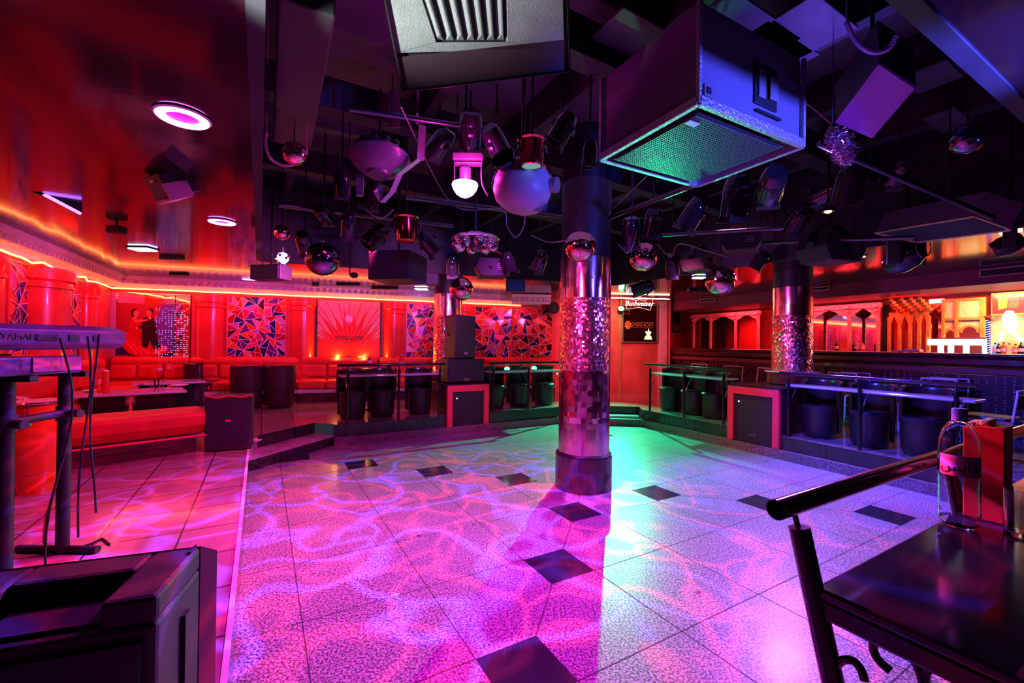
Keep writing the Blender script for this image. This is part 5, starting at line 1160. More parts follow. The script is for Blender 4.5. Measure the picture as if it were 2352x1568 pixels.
def cup(px, py, Y, s, label, body, bottom, grp=None):
    p = PY(px, py, Y); t = thing('cup_spotlight', label, 'spotlight', p)
    mb = MB(); mb.lathe([(.0, s*1.0), (s*.9, s*.98), (s*1.05, s*.9), (s*.92, s*.8), (s*.84, -s*.7), (s*.78, -s*.95), (s*.7, -s*1.)], None, 26); mb.build('cup', body, t, local=True, smooth=True)
    mb = MB(); mb.lathe([(0, -s*.86), (s*.76, -s*.86)], None, 26); mb.build('lens', bottom, t, local=True)
    mb = MB(); mb.arc(0, 0, s*1.1, s*1.18, -s*.2, s*.2, 0, PI, 16, Matrix.Translation((0, 0, s*.1)) @ Matrix.Rotation(PI/2, 4, 'X')); mb.build('yoke', 'darktube', t, local=True, smooth=True); rod(t, p+Vector((0, 0, s*1.2)), HB+.1)
rl = mat('red_chrome', (.80, .12, .12), .1, 1.)
cup(1221, 352, 2.75, .088, 'red chrome cup spotlight with pale green lens hanging over the grey dome', rl, emis('pale_green_lens', (.25, .6, .5), .55))
cup(933, 526, 4.0, .115, 'bright red glossy cup spotlight left of the violet globe lamp', rl, 'redcol')
# ---- saucer effect light with magenta bracket
p = PY(872, 362, 3.3); t = thing('saucer_effect_light', 'dark saucer shaped effect light with small lenses on top, left of the globe lamp', 'light fixture', p)
mb = MB(); mb.lathe([(0, .10), (.10, .09), (.17, .055), (.225, .01), (.232, -.01), (.20, -.06), (.14, -.11), (.09, -.13), (.08, -.15), (0, -.15)], Matrix.Rotation(math.radians(-8), 4, 'X'), 36); mb.build('saucer', mat('dark_mauve_shell', (.12, .075, .12), .3, coat=.3), t, local=True, smooth=True)
for k in range(5): a = math.radians(200+k*35); mb = MB(); mb.sph((.14*math.cos(a), .14*math.sin(a), .085), .035, 12); mb.build('lens', 'blackgl', t, local=True, smooth=True)
rod(t, p+Vector((0, 0, .09)), HB+.1, .012)
t = thing('folded_bracket', 'angular magenta lit sheet metal bracket between saucer light and globe lamp', 'bracket', PY(930, 420, 3.25)); mb = MB()
strip = [(962, 285, 3.2), (958, 365, 3.2), (912, 400, 3.25), (895, 440, 3.3), (872, 465, 3.3), (857, 440, 3.3), (873, 425, 3.35)]; P = [PY(*q) for q in strip]
for i in range(len(P)-1):
    w_ = Vector((.045, .03, 0)) if i < 1 else Vector((.03, .04, .01)); mb.hull6([P[i], P[i+1], P[i+1]+w_, P[i]+w_], [P[i]+Vector((0, .01, .006)), P[i+1]+Vector((0, .01, .006)), P[i+1]+w_+Vector((0, .01, .006)), P[i]+w_+Vector((0, .01, .006))])
mb.build('sheet', 'grey', t); rod(t, PY(958, 285, 3.2), HB+.1, .01, 'grey'); mb = MB(); a_, b_ = PY(827, 400, 3.35), PY(827, 450, 3.35); mb.box((a_+b_)/2, (.055, .02, (a_-b_).length)); mb.build('hanging_plate', 'grey', t)
mb = MB(); a_ = PY(905, 250, 3.4); mb.box(a_, (.09, .012, .30)); mb.build('tall_plate', 'grey', t)
# ---- lens cluster
p = PY(1092, 556, 4.2); t = thing('cluster_effect_light', 'round effect light with a ring of chrome lens balls below the globe lamp', 'light fixture', p)
mb = MB(); mb.lathe([(0, .09), (.08, .09), (.12, .05), (.22, .045), (.235, .03), (.22, .015), (0, .0)], None, 32); mb.build('plate', 'chrome', t, local=True, smooth=True)
for k in range(8):
    a = 2*PI*k/8+.3; c = Vector((.18*math.cos(a), .18*math.sin(a), -.025)); mb = MB(); mb.sph(c, .055, 16); b = mb.build('lens_ball', 'chrome', t, local=True, smooth=True); mb = MB(); mb.sph(c+Vector((.02*math.cos(a), .02*math.sin(a), -.028)), .033, 12); mb.build('lens', 'blackgl', b, local=True, smooth=True)
mb = MB(); mb.sph((0, 0, -.03), .07, 16); mb.build('centre_ball', 'steel', t, local=True, smooth=True); rod(t, p+Vector((0, 0, .09)), HB+.1, .012)
# ---- reflecting balls
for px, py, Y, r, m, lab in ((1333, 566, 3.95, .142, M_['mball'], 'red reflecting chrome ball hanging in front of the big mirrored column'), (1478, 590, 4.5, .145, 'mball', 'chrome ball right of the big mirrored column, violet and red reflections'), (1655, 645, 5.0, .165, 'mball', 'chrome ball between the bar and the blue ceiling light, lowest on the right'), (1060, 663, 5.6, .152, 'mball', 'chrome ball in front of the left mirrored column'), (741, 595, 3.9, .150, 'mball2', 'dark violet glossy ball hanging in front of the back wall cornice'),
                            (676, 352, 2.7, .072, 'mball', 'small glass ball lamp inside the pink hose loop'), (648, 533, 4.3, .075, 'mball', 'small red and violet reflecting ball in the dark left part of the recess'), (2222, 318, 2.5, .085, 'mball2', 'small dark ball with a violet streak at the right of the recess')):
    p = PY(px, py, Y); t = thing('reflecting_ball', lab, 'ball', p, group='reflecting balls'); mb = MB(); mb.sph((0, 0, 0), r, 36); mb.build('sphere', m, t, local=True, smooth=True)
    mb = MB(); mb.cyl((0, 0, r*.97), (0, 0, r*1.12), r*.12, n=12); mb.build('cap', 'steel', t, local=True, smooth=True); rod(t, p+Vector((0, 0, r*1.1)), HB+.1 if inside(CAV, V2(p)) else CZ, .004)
# ---- par cans
def par():
    t = thing('par_spotlight', 'x', 'spotlight', group=GR)
    mb = MB(); mb.lathe([(0, .15), (.06, .15), (.074, .13), (.078, .10), (.084, .09), (.084, .06), (.088, .055), (.088, -.11), (.092, -.112), (.092, -.12), (.082, -.12), (.08, -.05), (0, -.045)], None, 24); mb.build('can', 'blackgl', t, local=True, smooth=True)
    mb = MB(); mb.lathe([(0, -.05), (.078, -.055)], None, 20); mb.build('lens', 'mball2', t, local=True)
    mb = MB(); mb.arc(0, 0, .105, .112, -.018, .018, 0, PI, 16, Matrix.Rotation(PI/2, 4, 'Z') @ Matrix.Rotation(PI/2, 4, 'X')); mb.build('yoke', 'darktube', t, local=True, smooth=True)
    [MB().box((0, y, -.13), (.15, .006, .05)).build('barn_door', 'speaker', t, local=True) for y in (-.08, .08)]; return t
pr0 = par(); first = True
cans = [(1590, 495, 3.6, .95, 35, 40, 'black spotlight with violet barn doors right of the big column'), (1690, 458, 3.4, 1.15, 12, 5, 'large dark spotlight below the flight case speaker, violet glints'), (1772, 428, 3.0, 1.0, 70, -20, 'dark blue lit spotlight facing us below the flight case speaker'),
        (1500, 515, 4.2, .95, 15, 10, 'dark spotlight with a pink spot between column and barn door spotlight'), (1450, 535, 4.3, 1., 30, -20, 'spotlight nearest the right side of the big column'), (1475, 662, 6.6, 1.15, 75, 60, 'black spotlight with a blue back in front of the neon sign'),
        (786, 425, 3.3, .7, 20, 18, 'slim blue lit spotlight left of the magenta bracket'), (800, 520, 3.8, .75, 35, 20, 'slim spotlight above the dark violet ball'), (745, 492, 4.0, .8, 80, 0, 'spotlight with a dim blue lens left of the red cup light'), (855, 450, 3.9, .9, 20, 70, 'spotlight hidden behind the magenta bracket'),
        (1355, 355, 2.9, .55, 10, 12, 'small tubular spotlight beside the grey dome fixture'), (1290, 300, 3.0, .8, 30, 80, 'spotlight on the bracket above the red chrome cup'), (860, 545, 4.4, 1., 40, 120, 'spotlight cluster member lit orange above the black box'), (985, 560, 4.8, 1., 45, -60, 'spotlight left of the round lens cluster'),
        (1080, 300, 3.3, 1.0, 55, 10, 'spotlight tilted above the globe lamp'), (1140, 330, 3.2, .9, 60, -30, 'small violet lit spotlight between globe and grey dome'), (1240, 600, 5.6, 1., 35, 30, 'dark spotlight low in the rig left of the big column'), (1170, 605, 5.8, 1., 20, -70, 'dark spotlight under the round lens cluster'),
        (1545, 610, 5.4, 1., 30, -30, 'dark spotlight between two chrome balls'), (1830, 505, 4.3, 1.1, 40, 20, 'dark spotlight above the right mirrored column'), (1950, 420, 3.4, 1.2, 25, -10, 'dark spotlight below the tinsel ornament'), (2065, 395, 3.2, .8, 50, 0, 'spotlight with tiny coloured glints at the right of the recess'),
        (1745, 600, 5.6, .9, 35, 60, 'spotlight left above the right mirrored column'), (1905, 440, 3.9, 1., 75, 30, 'violet glinting spotlight in the dark right part of the recess'), (700, 560, 4.4, .9, 55, 10, 'dark spotlight above and left of the dark violet ball'), (1010, 330, 3.5, .9, 50, 60, 'spotlight left above the globe lamp'), (1040, 610, 6.2, 1.1, 30, 0, 'dark spotlight above the chrome ball of the left column'), (905, 330, 4.0, 1.2, 25, -40, 'dark spotlight behind the saucer light')]
for px, py, Y, s, rx, rz, lab in cans:
    p = PY(px, py, Y); m_ = Matrix.Translation(p) @ Matrix.Rotation(math.radians(rz), 4, 'Z') @ Matrix.Rotation(math.radians(rx), 4, 'X') @ Matrix.Scale(s, 4)
    if first: pr0.matrix_world = m_; ROOTM[pr0.name] = m_; pr0['label'] = lab; o = pr0; first = False
    else: o = dup(pr0, lab, M=m_)
for o in [x for x in COL.objects if x.name.startswith('par_spotlight')]:
    p = o.matrix_world.translation; s = o.matrix_world.to_scale().x; ztop = (HB+.1 if inside(CAV, V2(p)) else CZ)
    c = bpy.data.objects.new('hanging_rod', None) if False else None
    mb = MB(); mb.cyl(p+Vector((0, 0, .09*s)), (p.x, p.y, ztop), .007, n=8); mb.bm.transform(ROOTM[o.name].inverted()); mb.build('hanging_rod', 'black', o, local=True)
# ---- scanners and moving heads
def scanner(px, py, Y, lab, rz=0, s=1.):
    p = PY(px, py, Y); m_ = Matrix.Translation(p) @ Matrix.Rotation(math.radians(rz), 4, 'Z') @ Matrix.Scale(s, 4); t = thing('scanner_light', lab, 'light fixture', M=m_)
    mb = MB(); pr = [(-.16, .10), (-.20, .0), (-.14, -.11), (.16, -.11), (.22, -.02), (.18, .10)]; mb.hull6([Vector((x, -.11, z)) for x, z in pr], [Vector((x, .16, z)) for x, z in pr]); mb.build('housing', 'speaker', t, local=True, bevel=.012)
    mb = MB(); mb.cyl((-.02, -.115, .0), (-.02, -.13, .0), .022, n=14); mb.build('lens', 'blackgl', t, local=True); mb = MB(); [mb.box((.10, -.113, -.03+.02*k), (.09, .006, .006)) for k in range(4)]; mb.build('vent_slots', 'grey', t, local=True)
    mb = MB(); mb.arc(0, 0, .20, .208, -.03, .03, 0, PI, 14, Matrix.Translation((0, .02, 0)) @ Matrix.Rotation(PI/2, 4, 'X')); mb.build('yoke', 'darktube', t, local=True); rod(t, p+Vector((0, .02, .2*s)), HB+.1 if inside(CAV, V2(p)) else CZ, .01)
scanner(1912, 572, 4.5, 'dark angular scanner light just right above the right mirrored column', 15, 1.3); scanner(1700, 555, 5.0, 'dark scanner light above the lowest chrome ball', -30, 1.)
scanner(1130, 615, 6.0, 'dark scanner light low in the rig above the small ceiling monitor', 10, 1.2); scanner(1610, 600, 5.0, 'dark scanner light near the blue ceiling lamp', 40)
def movhead(px, py, Y, lab, s=1., rz=0):
    p = PY(px, py, Y); m_ = Matrix.Translation(p) @ Matrix.Rotation(math.radians(rz), 4, 'Z') @ Matrix.Scale(s, 4); t = thing('moving_head_light', lab, 'light fixture', M=m_)
    mb = MB(); mb.box((0, 0, .17), (.26, .2, .08)); mb.build('base', 'blackgl', t, local=True, bevel=.015); mb = MB(); mb.box((-.13, 0, .05), (.035, .10, .24)); mb.box((.13, 0, .05), (.035, .10, .24)); mb.box((0, 0, .12), (.28, .1, .03)); mb.build('yoke', 'speaker', t, local=True, bevel=.01)
    mb = MB(); mb.lathe([(0, .11), (.07, .10), (.10, .04), (.105, -.05), (.08, -.13), (.07, -.13), (.06, -.10), (0, -.10)], Matrix.Rotation(math.radians(65), 4, 'X'), 24); h_ = mb.build('head', 'blackgl', t, local=True, smooth=True)
    mb = MB(); mb.tube([(.08*math.cos(a*PI/9), -.115, .055+.08*math.sin(a*PI/9)-.0) for a in range(18)], .004, 5, closed=True); mb.build('lens_ring', 'chrome', h_, local=True); rod(t, p+Vector((0, 0, .2*s)), HB+.1 if inside(CAV, V2(p)) else CZ, .014)
movhead(2082, 590, 4.3, 'dark moving head light with a chrome ringed lens above the bar soffit', 1.25, 15); movhead(2320, 560, 3.6, 'dark moving head light at the right edge under the grille speaker', .8, 40)
# orange warm lamp
p = PY(1902, 486, 3.7); t = thing('small_warm_lamp', 'tiny warm orange glowing lamp in the dark right part of the recess', 'lamp', p); mb = MB(); mb.sph((0, 0, 0), .022, 12, (1.3, 1, .6)); mb.build('bulb', emis('warm_bulb', (1., .35, .06), 30), t, local=True, smooth=True); mb = MB(); mb.lathe([(.0, .06), (.04, .05), (.05, .0), (.045, -.0)], None, 16); mb.build('shade', 'black', t, local=True, smooth=True); rod(t, p+Vector((0, 0, .05)), HB+.1)
# ---- right hand grille loudspeaker
zb2 = 2.36; q = [onz(1985, 538, zb2), onz(2240, 502, zb2), onz(2326, 526, zb2), onz(2112, 560, zb2)]
q2 = [PY(2010, 535, 4.3), PY(2237, 497, 3.45), PY(2322, 528, 3.3), PY(2105, 556, 4.15)]
t = thing('grille_loudspeaker', 'flat wide loudspeaker with pale edged grille hanging at the right above the bar', 'loudspeaker', q2[3])
nn = (q2[1]-q2[0]).cross(q2[3]-q2[0]).normalized(); nn = nn if nn.z > 0 else -nn
mb = MB(); mb.hull6([p+nn*.015 for p in q2], [p+nn*.22 for p in q2]); mb.build('cabinet', mat('blue_grey_case', (.16, .15, .22), .45), t, bevel=.006); mb = MB(); cq = sum(q2, Vector((0, 0, 0)))/4
mb.hull6([cq+(p-cq)*.93 for p in q2], [cq+(p-cq)*.93+nn*.02 for p in q2]); mb.build('grille', 'grille', t); mb = MB()
for i in range(4): mb.tube([q2[i], q2[(i+1) % 4]], .009, 6)
mb.build('pale_edge', 'cream', t); rod(t, cq+nn*.2, CZ+.0 if not inside(CAV, V2(cq)) else HB, .014)
# ---- black box loudspeaker and monitors at the far side of the recess
def boxsp(px0, px1, py0, py1, Y, dep, lab, m='speaker', face='grille', name='hanging_loudspeaker', rz=0, cat='loudspeaker', tilt=0):
    a, b = PY(px0, py1, Y), PY(px1, py0, Y); w, h = b.x-a.x, b.z-a.z; c = (a+b)/2; m_ = Matrix.Translation((c.x, Y, a.z)) @ Matrix.Rotation(math.radians(rz), 4, 'Z') @ Matrix.Rotation(math.radians(tilt), 4, 'X')
    t = thing(name, lab, cat, M=m_); mb = MB(); mb.box((0, dep/2, h/2), (w, dep, h)); mb.build('cabinet', m, t, local=True, bevel=.01); mb = MB(); mb.box((0, -.006, h/2), (w*.92, .014, h*.88)); mb.build('front', face, t, local=True, bevel=.004)
    rod(t, m_ @ Vector((0, dep/2, h)), HB+.1 if inside(CAV, V2(c)) else CZ, .012, 'grey' if not inside(CAV, V2(c)) else 'black'); return t
boxsp(840, 944, 575, 640, 4.9, .5, 'black box loudspeaker hanging in front of the sunburst panel cornice', rz=-12)
boxsp(1163, 1207, 640, 668, 7.6, .12, 'small flat ceiling monitor with blue screen above the red shard mosaic', face=mat('blue_grey_screen', (.04, .12, .25), .2), name='ceiling_monitor', cat='monitor', rz=8)
boxsp(975, 1006, 618, 652, 7.2, .25, 'small blue lit box beside the left mirrored column', m='slab', face='slab', name='ceiling_box', cat='box')
boxsp(566, 650, 607, 640, 5.2, .20, 'dark wall loudspeaker on a pale pole hanging from the left ceiling', rz=-14)
# left low ceiling: bracketed loudspeaker near the first ring light
t = thing('bracket_loudspeaker', 'dark loudspeaker tilted on a pale bracket below the left ceiling', 'loudspeaker', PY(412, 455, 3.1)); q = [PY(362, 400, 3.0), PY(425, 425, 3.3), PY(442, 462, 3.3), PY(366, 462, 3.0)]
c0_ = PY(405, 440, 3.1); mS = Matrix.Translation(c0_) @ Matrix.Rotation(math.radians(-30), 4, 'Z') @ Matrix.Rotation(math.radians(28), 4, 'X')
mb = MB(); mb.box((0, 0, .05), (.22, .22, .16), mS); mb.build('cabinet', 'speaker', t, bevel=.01); mb = MB(); mb.box((-.02, -.02, -.05), (.24, .12, .012), mS); mb.build('pale_plate', 'white', t); mb = MB(); mb.box((.12, -.04, .0), (.012, .16, .11), mS); mb.build('side_plate', 'grey', t)
mb = MB(); mb.box((.0, -.115, .09), (.06, .008, .015), mS); mb.build('badge', 'redframe', t); mb = MB(); mb.cyl(mS @ Vector((0, 0, .12)), (c0_.x, c0_.y+.06, CZ), .018, n=10); mb.build('ceiling_arm', 'black', t)
# tube lamp with black housing
t = thing('tube_lamp', 'violet fluorescent tube lamp on a black housing under the left ceiling', 'lamp', onz(140, 440, CZ)); a, b = onz(102, 418, 2.56), onz(186, 468, 2.56); a, b = PY(102, 447, 3.45), PY(184, 490, 3.75)
mb = MB(); mb.cyl(a, b, .013, n=12); mb.build('tube', emis('violet_tube', (.35, .10, 1.), 5), t, smooth=True); d = (b-a).normalized(); c = (a+b)/2; side = Vector((-d.y, d.x, 0)).normalized()
mb = MB(); mb.hull6([a-d*.05+Vector((0, 0, .015)), b+d*.02+Vector((0, 0, .015)), b+d*.02+side*.06+Vector((0, 0, .02)), a-d*.05+side*.06+Vector((0, 0, .02))], [Vector((p.x, p.y, CZ)) for p in (a-d*.05, b+d*.02, b+d*.02+side*.06, a-d*.05+side*.06)]); mb.build('housing', 'black', t)
# small camera with tinsel
p = PY(268, 528, 4.3); t = thing('ceiling_camera', 'small black camera with bits of tinsel hanging from the left ceiling', 'camera', p); mb = MB(); mb.box((0, 0, 0), (.14, .10, .07)); mb.build('body', 'black', t, local=True, bevel=.01); mb = MB(); mb.cyl((0, 0, .03), (0, 0, CZ-p.z), .01, n=8); mb.build('stem', 'black', t, local=True)
mb = MB(); mb.tube([(-.09, 0, -.01), (-.085, 0, -.06), (-.08, 0, -.11)], .008, 6); mb.build('tinsel_scrap', 'white', t, local=True)
# white cloud like fixture at pole
# ring lights and blue panels in the low ceiling
for px, py, lab in ((420, 267, 'bright magenta ring light in the left ceiling, largest and nearest'), (510, 508, 'magenta ring light in the left ceiling, middle of three'), (572, 640, 'magenta ring light in the left ceiling, farthest and smallest')):
    p = onz(px, py, CZ); t = thing('ring_light', lab, 'ceiling light', p, group='magenta ring lights'); mb = MB(); mb.lathe([(.072, -.0), (.075, -.016), (.112, -.016), (.115, -.0)], None, 40); mb.build('glowing_ring', emis('magenta_ring', (1., .12, .85), 22) if 'ringm' not in M_ else M_['ringm'], t, local=True, smooth=True)
    mb = MB(); mb.lathe([(0, -.004), (.072, -.004)], None, 32); mb.build('centre_disc', emis('magenta_disc', (.8, .0, .7), 1.), t, local=True); mb = MB(); mb.lathe([(.115, 0), (.125, -.006), (.115, -.012)], None, 40); mb.build('rim', 'white', t, local=True, smooth=True)
for px, py, w, c, lab, m in ((328, 573, .24, (.18, .22, 1.), 'blue glowing ceiling lamp over the corner banquette', 22), (968, 664, .26, (.16, .24, 1.), 'blue glowing ceiling lamp left of the left mirrored column', 18), (1605, 638, .18, (.14, .20, 1.), 'blue glowing ceiling lamp above the right green lit shelf', 26), (1972, 590, .11, (1., .15, .7), 'small magenta ceiling lamp right of the right mirrored column', 24)):
    z = CZ; p = onz(px, py, z-.02); t = thing('ceiling_lamp', lab, 'ceiling light', p); mb = MB(); mb.box((0, 0, 0), (w, w*.7, .02)); mb.build('glowing_panel', emis('lamp_glow_%d' % px, c, m), t, local=True, bevel=.004)
    mb = MB(); mb.box((0, 0, .012), (w+.03, w*.7+.03, .012)); mb.build('rim', 'black', t, local=True); 
    if inside(CAV, V2(p)): rod(t, p+Vector((0, 0, .02)), HB+.1)
for px, py, lab in ((1580, 668, 'round air outlet in the ceiling in front of the bar soffit'),): pass
p = onz(650, 592, CZ-.13); t = thing('crystal_lamp', 'small sparkling blue and white lamp under the left ceiling near the recess', 'lamp', p); R8 = random.Random(2)
mb = MB(); mb.sph((0, 0, 0), .07, 10); mb.build('glowing_core', emis('blue_core', (.25, .3, 1.), 5), t, local=True)
for k in range(16): d = Vector((R8.gauss(0, 1), R8.gauss(0, 1), R8.gauss(0, 1))).normalized(); mb = MB(); mb.sph(d*.085, .02, 6); mb.build('crystal', 'mirror', t, local=True)
mb = MB(); mb.cyl((0, 0, .05), (0, 0, .13), .01, n=8); mb.build('stem', 'grey', t, local=True)
for i, (px, py, Y, lab) in enumerate(((725, 652, 7.3, 'small dark ceiling speaker dot left below the dark violet ball'), (1606, 664, 7.6, 'small dark round sensor on the ceiling before the bar soffit'))):
    p = onz(px, py, CZ); mb = MB(); mb.lathe([(0, -.05), (.06, -.04), (.07, 0), (0, 0)], Matrix.Translation(p), 18); o = mb.build('ceiling_sensor', 'black', smooth=True); tag(o, lab, 'sensor')
p = PY(813, 632, 6.0); t = thing('security_camera', 'small dome camera on a stem in front of the sunburst panel cornice', 'camera', p); mb = MB(); mb.sph((0, 0, 0), .06, 16, (1, 1, .7)); mb.build('dome', 'blackgl', t, local=True, smooth=True); mb = MB(); mb.cyl((-.06, 0, 0), (-.06, 0, HB-p.z), .008, n=8); mb.build('stem', 'black', t, local=True)
for i, (px, py, w, lab) in enumerate(((800, 655, .45, 'flat dark slot vent in the red ceiling above the sunburst panel'), (885, 663, .55, 'dark air conditioner outlet in the ceiling right of the slot vent'), (395, 594, .30, 'thin black ceiling bracket beside the blue lamp'), (412, 632, .30, 'second thin black ceiling bracket nearer the back wall'), (1620, 668, .7, 'curved pale ceiling air outlet in front of the bar'))):
    p = onz(px, py, CZ-.03); mb = MB(); mb.box((p.x, p.y, CZ-.02), (w, .09, .038), None); o = mb.build('ceiling_slot_vent', 'black', bevel=.005); tag(o, lab, 'vent', 'slot vents in the low ceiling')
# ------------------------------------------------------------------ lights
def light(name, kind, loc, col, w, target=None, size=.1, spot=60, blend=.4, sy=None):
    ld = bpy.data.lights.new(name, kind); ld.color = col; ld.energy = w
    if kind == 'AREA':
        ld.size = size
        if sy: ld.shape = 'RECTANGLE'; ld.size_y = sy
    else: ld.shadow_soft_size = size
    if kind == 'SPOT': ld.spot_size = math.radians(spot); ld.spot_blend = blend
    o = bpy.data.objects.new(name, ld); COL.objects.link(o)
    o.matrix_world = aim(loc, target) if target else Matrix.Translation(Vector(loc)); return o
# red house light from the cove
def strip(F, a0, a1, n, z, col, w, tn, tz, sz=.12):
    c = F.P((a0+a1)/2, n, z); tg = F.P((a0+a1)/2, tn, tz); o = light('cove_strip', 'AREA', c, col, w, tg, a1-a0, sy=sz)
    zax = (Vector(c)-Vector(tg)).normalized(); xax = Vector((F.d.x, F.d.y, 0)); yax = zax.cross(xax)
    o.matrix_world = Matrix(((xax.x, yax.x, zax.x, c.x), (xax.y, yax.y, zax.y, c.y), (xax.z, yax.z, zax.z, c.z), (0, 0, 0, 1))); return o
strip(FB, .3, 8.2, .42, 2.40, (1., .035, .09), 42, .12, .7)
strip(FL, .5, 6.8, .42, 2.38, (1., .035, .06), 32, .12, .7)
def wash(loc, tgt, col, w, spot=90, blend=.6, size=.08): return light('wash_spot', 'SPOT', loc, col, w, tgt, size, spot, blend)  # some stand at seen lamps, others are added without a fixture
# green flood at the far wall, throwing the column's shadow over the floor
wash((2.42, 10.2, 2.36), (1.2, 6.6, 0), (.02, 1., .42), 1600, 64, .8, .03)
wash((2.42, 10.3, 2.36), (2.5, 11.1, 1.9), (.05, 1., .3), 14, 120, 1., .05)
wash((2.6, 7.9, 1.25), (.95, 2.5, 2.7), (.02, 1., .34), 420, 19, .8, .05)  # separate uplight added at the right rail, no fixture, greens the hanging case
# violet wash on the right half
wash((3.6, 5.6, 2.6), (2.9, 3.6, 0), (.30, .10, 1.), 1150, 108, 1., .25)
wash((2.2, 4.4, 3.1), (2.4, 2.5, 0), (1., .36, .80), 120, 50, .9, .1)
wash((2.7, 4.7, 2.15), (4.3, 5.0, .9), (.05, .05, 1.), 560, 85, .8, .08)
wash((2.0, 7.7, 2.4), (3.1, 7.1, .9), (.03, 1., .35), 150, 70, .8, .06)  # added green lamp without a fixture, brightens the right shelf
wash((-.9, 7.3, 2.3), (.3, 8.3, .8), (.03, 1., .35), 30, 70, .8, .06)
wash((-1.0, 2.5, 2.3), (-2.25, 1.9, 1.45), (.30, .06, 1.), 130, 50, .9, .06)  # added lamp without a fixture, turns the keyboards violet
wash((.9, 2.0, 2.2), (1.4, 1.15, 1.1), (.45, .30, 1.), 34, 45, .9, .05)  # added lamp without a fixture, brightens the near bottle
wash((-.4, 2.4, 2.35), (.78, 4.5, 1.4), (1., .06, .35), 200, 40, .9, .1)  # this and the next three lamps are added to brighten the mirrored columns
wash((2.6, 3.4, 2.3), (.9, 4.5, 1.4), (.35, .12, 1.), 90, 40, .9, .1)
wash((1.6, 4.6, 2.4), (4.1, 6.6, 1.6), (1., .08, .30), 240, 38, .9, .1)
wash((-.2, 5.6, 2.4), (-1.2, 8.0, 1.5), (.9, .10, .5), 60, 36, .9, .1)
wash((2.35, 1.1, 2.35), (1.5, 2.2, 2.85), (.07, .08, 1.), 650, 60, .8, .05)
wash((3.4, 1.0, 1.7), (2.7, 1.3, 2.65), (.16, .10, 1.), 26, 100, .9, .1)
wash((2.2, 3.0, 2.7), (1.8, 2.4, 3.7), (.16, .08, 1.), 60, 110, .9, .1)
# magenta
wash((-.35, 3.15, 2.46), (-.4, 2.9, 0), (.85, .004, .72), 620, 150, 1., .09)
wash((-.8, 5.6, 2.3), (-2.6, 9.2, 2.1), (.85, .14, .8), 230, 95, .9, .1)
wash((-2.2, 5.0, 2.2), (-6.4, 7.4, 2.1), (.9, .10, .7), 190, 95, .9, .1)
wash((1.9, 8.0, 2.45), (.4, 10.6, 1.7), (1., .12, .5), 60, 90, .9, .1)
wash((-1.6, 4.9, 2.6), (-4.4, 6.6, .4), (1., .03, .28), 220, 80, .8, .1)
wash((-1.4, 3.4, 2.6), (-2.6, 3.2, .3), (1., .03, .25), 260, 90, .8, .1)
wash((0, 5.2, 2.8), (-.4, 7.3, .6), (.7, .05, .8), 70, 90, .8, .1)
wash((1.6, 4.3, 2.3), (3.45, 6.15, .5), (1., .04, .20), 170, 26, .8, .1)  # this and the next spot are added to redden the framed cabinets
wash((-.6, 4.3, 2.3), (-.8, 7.2, .45), (1., .04, .45), 190, 24, .8, .1)
light('globe_glow', 'POINT', (-.33, 3.05, 2.72), (1., .02, .6), 16, size=.05)
# pink on end wall, bar red
wash((2.0, 8.9, 2.4), (2.6, 11.1, 1.3), (1., .08, .12), 260, 110, .8, .2)
strip(FBAR, .3, 4.6, -.9, 2.40, (1., .05, .07), 95, -1.2, 1.3, .3)
strip(FBAR, 4.9, 7.4, -.8, 2.40, (1., .72, .40), 95, -1.2, 1.3, .3)
# added white spot without a fixture, brightens the near loudspeaker's front
wash((-1.1, 1.15, 2.35), (-.42, 1.8, 3.0), (.85, 1., .93), 110, 40, 1., .04)
for x in (.3, .7): light('foot_spot', 'POINT', FB.P(FB.hit(728, 760, .04)[0]+1.35*x, .22, 1.16), (1., .40, .05), 14, size=.03)
wash((2.0, 5.2, 2.3), (5.6, 8.0, 2.5), (.7, .1, .8), 60, 80, .9, .1)
# soft fill lamp added inside the recess, with no fixture of its own
light('added_fill', 'AREA', (.6, 4.5, 3.2), (.5, .2, .9), 8, (.6, 4.5, 0), 3)
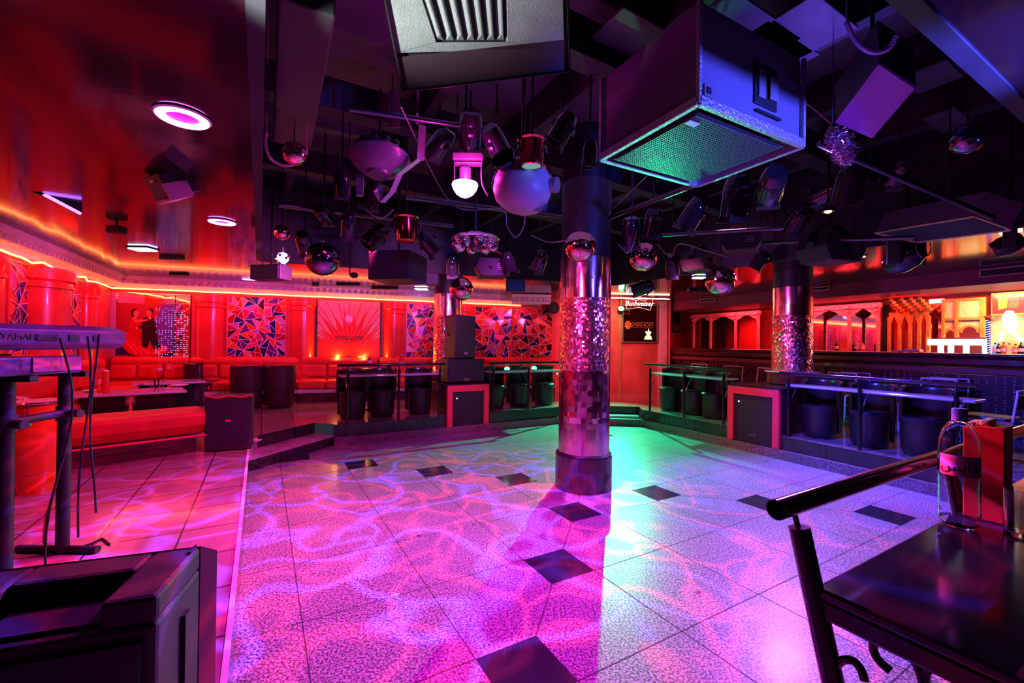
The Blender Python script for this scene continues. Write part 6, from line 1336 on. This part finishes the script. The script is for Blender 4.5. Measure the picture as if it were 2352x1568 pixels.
# caustic-like gobo projector
def gobo(loc, tgt, col, w, spot, scale, seed, thin):
    o = wash(loc, tgt, col, w, spot, .25, .004); ld = o.data; ld.use_nodes = True; nt = ld.node_tree; L = nt.links
    em = nt.nodes['Emission']; tc = nt.nodes.new('ShaderNodeTexCoord'); sx = nt.nodes.new('ShaderNodeSeparateXYZ'); L.new(tc.outputs['Normal'], sx.inputs[0])
    d1 = nt.nodes.new('ShaderNodeMath'); d1.operation = 'DIVIDE'; d2 = nt.nodes.new('ShaderNodeMath'); d2.operation = 'DIVIDE'
    L.new(sx.outputs['X'], d1.inputs[0]); L.new(sx.outputs['Z'], d1.inputs[1]); L.new(sx.outputs['Y'], d2.inputs[0]); L.new(sx.outputs['Z'], d2.inputs[1])
    cx = nt.nodes.new('ShaderNodeCombineXYZ'); L.new(d1.outputs[0], cx.inputs[0]); L.new(d2.outputs[0], cx.inputs[1]); cx.inputs[2].default_value = seed
    n = nt.nodes.new('ShaderNodeTexNoise'); n.inputs['Scale'].default_value = 2.6; n.inputs['Detail'].default_value = 1.; L.new(cx.outputs[0], n.inputs['Vector'])
    mx = nt.nodes.new('ShaderNodeMix'); mx.data_type = 'VECTOR'; mx.inputs['Factor'].default_value = .45; L.new(cx.outputs[0], mx.inputs[4]); L.new(n.outputs['Color'], mx.inputs[5])
    v = nt.nodes.new('ShaderNodeTexVoronoi'); v.feature = 'DISTANCE_TO_EDGE'; v.inputs['Scale'].default_value = scale; L.new(mx.outputs[1], v.inputs['Vector'])
    r = nt.nodes.new('ShaderNodeValToRGB'); e = r.color_ramp.elements; r.color_ramp.interpolation = 'EASE'
    e[0].position = .0; e[0].color = (1, 1, 1, 1); e[1].position = thin; e[1].color = (.0, .0, .0, 1)
    L.new(v.outputs['Distance'], r.inputs['Fac']); L.new(r.outputs['Color'], em.inputs['Strength']); return o
gobo((-.05, 3.0, 2.35), (-.1, 2.6, 0), (1., .03, .10), 760, 140, 5.2, .3, .085)
gobo((-.45, 3.0, 2.35), (-.2, 2.6, 0), (.09, .05, 1.), 1250, 140, 4.5, 4.1, .085)
# a trace of ambient so blacks are not empty
w = bpy.data.worlds.new('world'); sc.world = w; w.use_nodes = True; w.node_tree.nodes['Background'].inputs[0].default_value = (.02, .02, .03, 1); w.node_tree.nodes['Background'].inputs[1].default_value = 1
vs = sc.view_settings; vs.view_transform = 'Standard'; vs.look = 'None'; vs.exposure = .15; vs.gamma = 1; vs.use_curve_mapping = False
cy = sc.cycles; cy.max_bounces = 6; cy.diffuse_bounces = 3; cy.glossy_bounces = 4; cy.transmission_bounces = 6; cy.sample_clamp_indirect = 4; cy.caustics_reflective = False; cy.caustics_refractive = False
cy.use_denoising = True
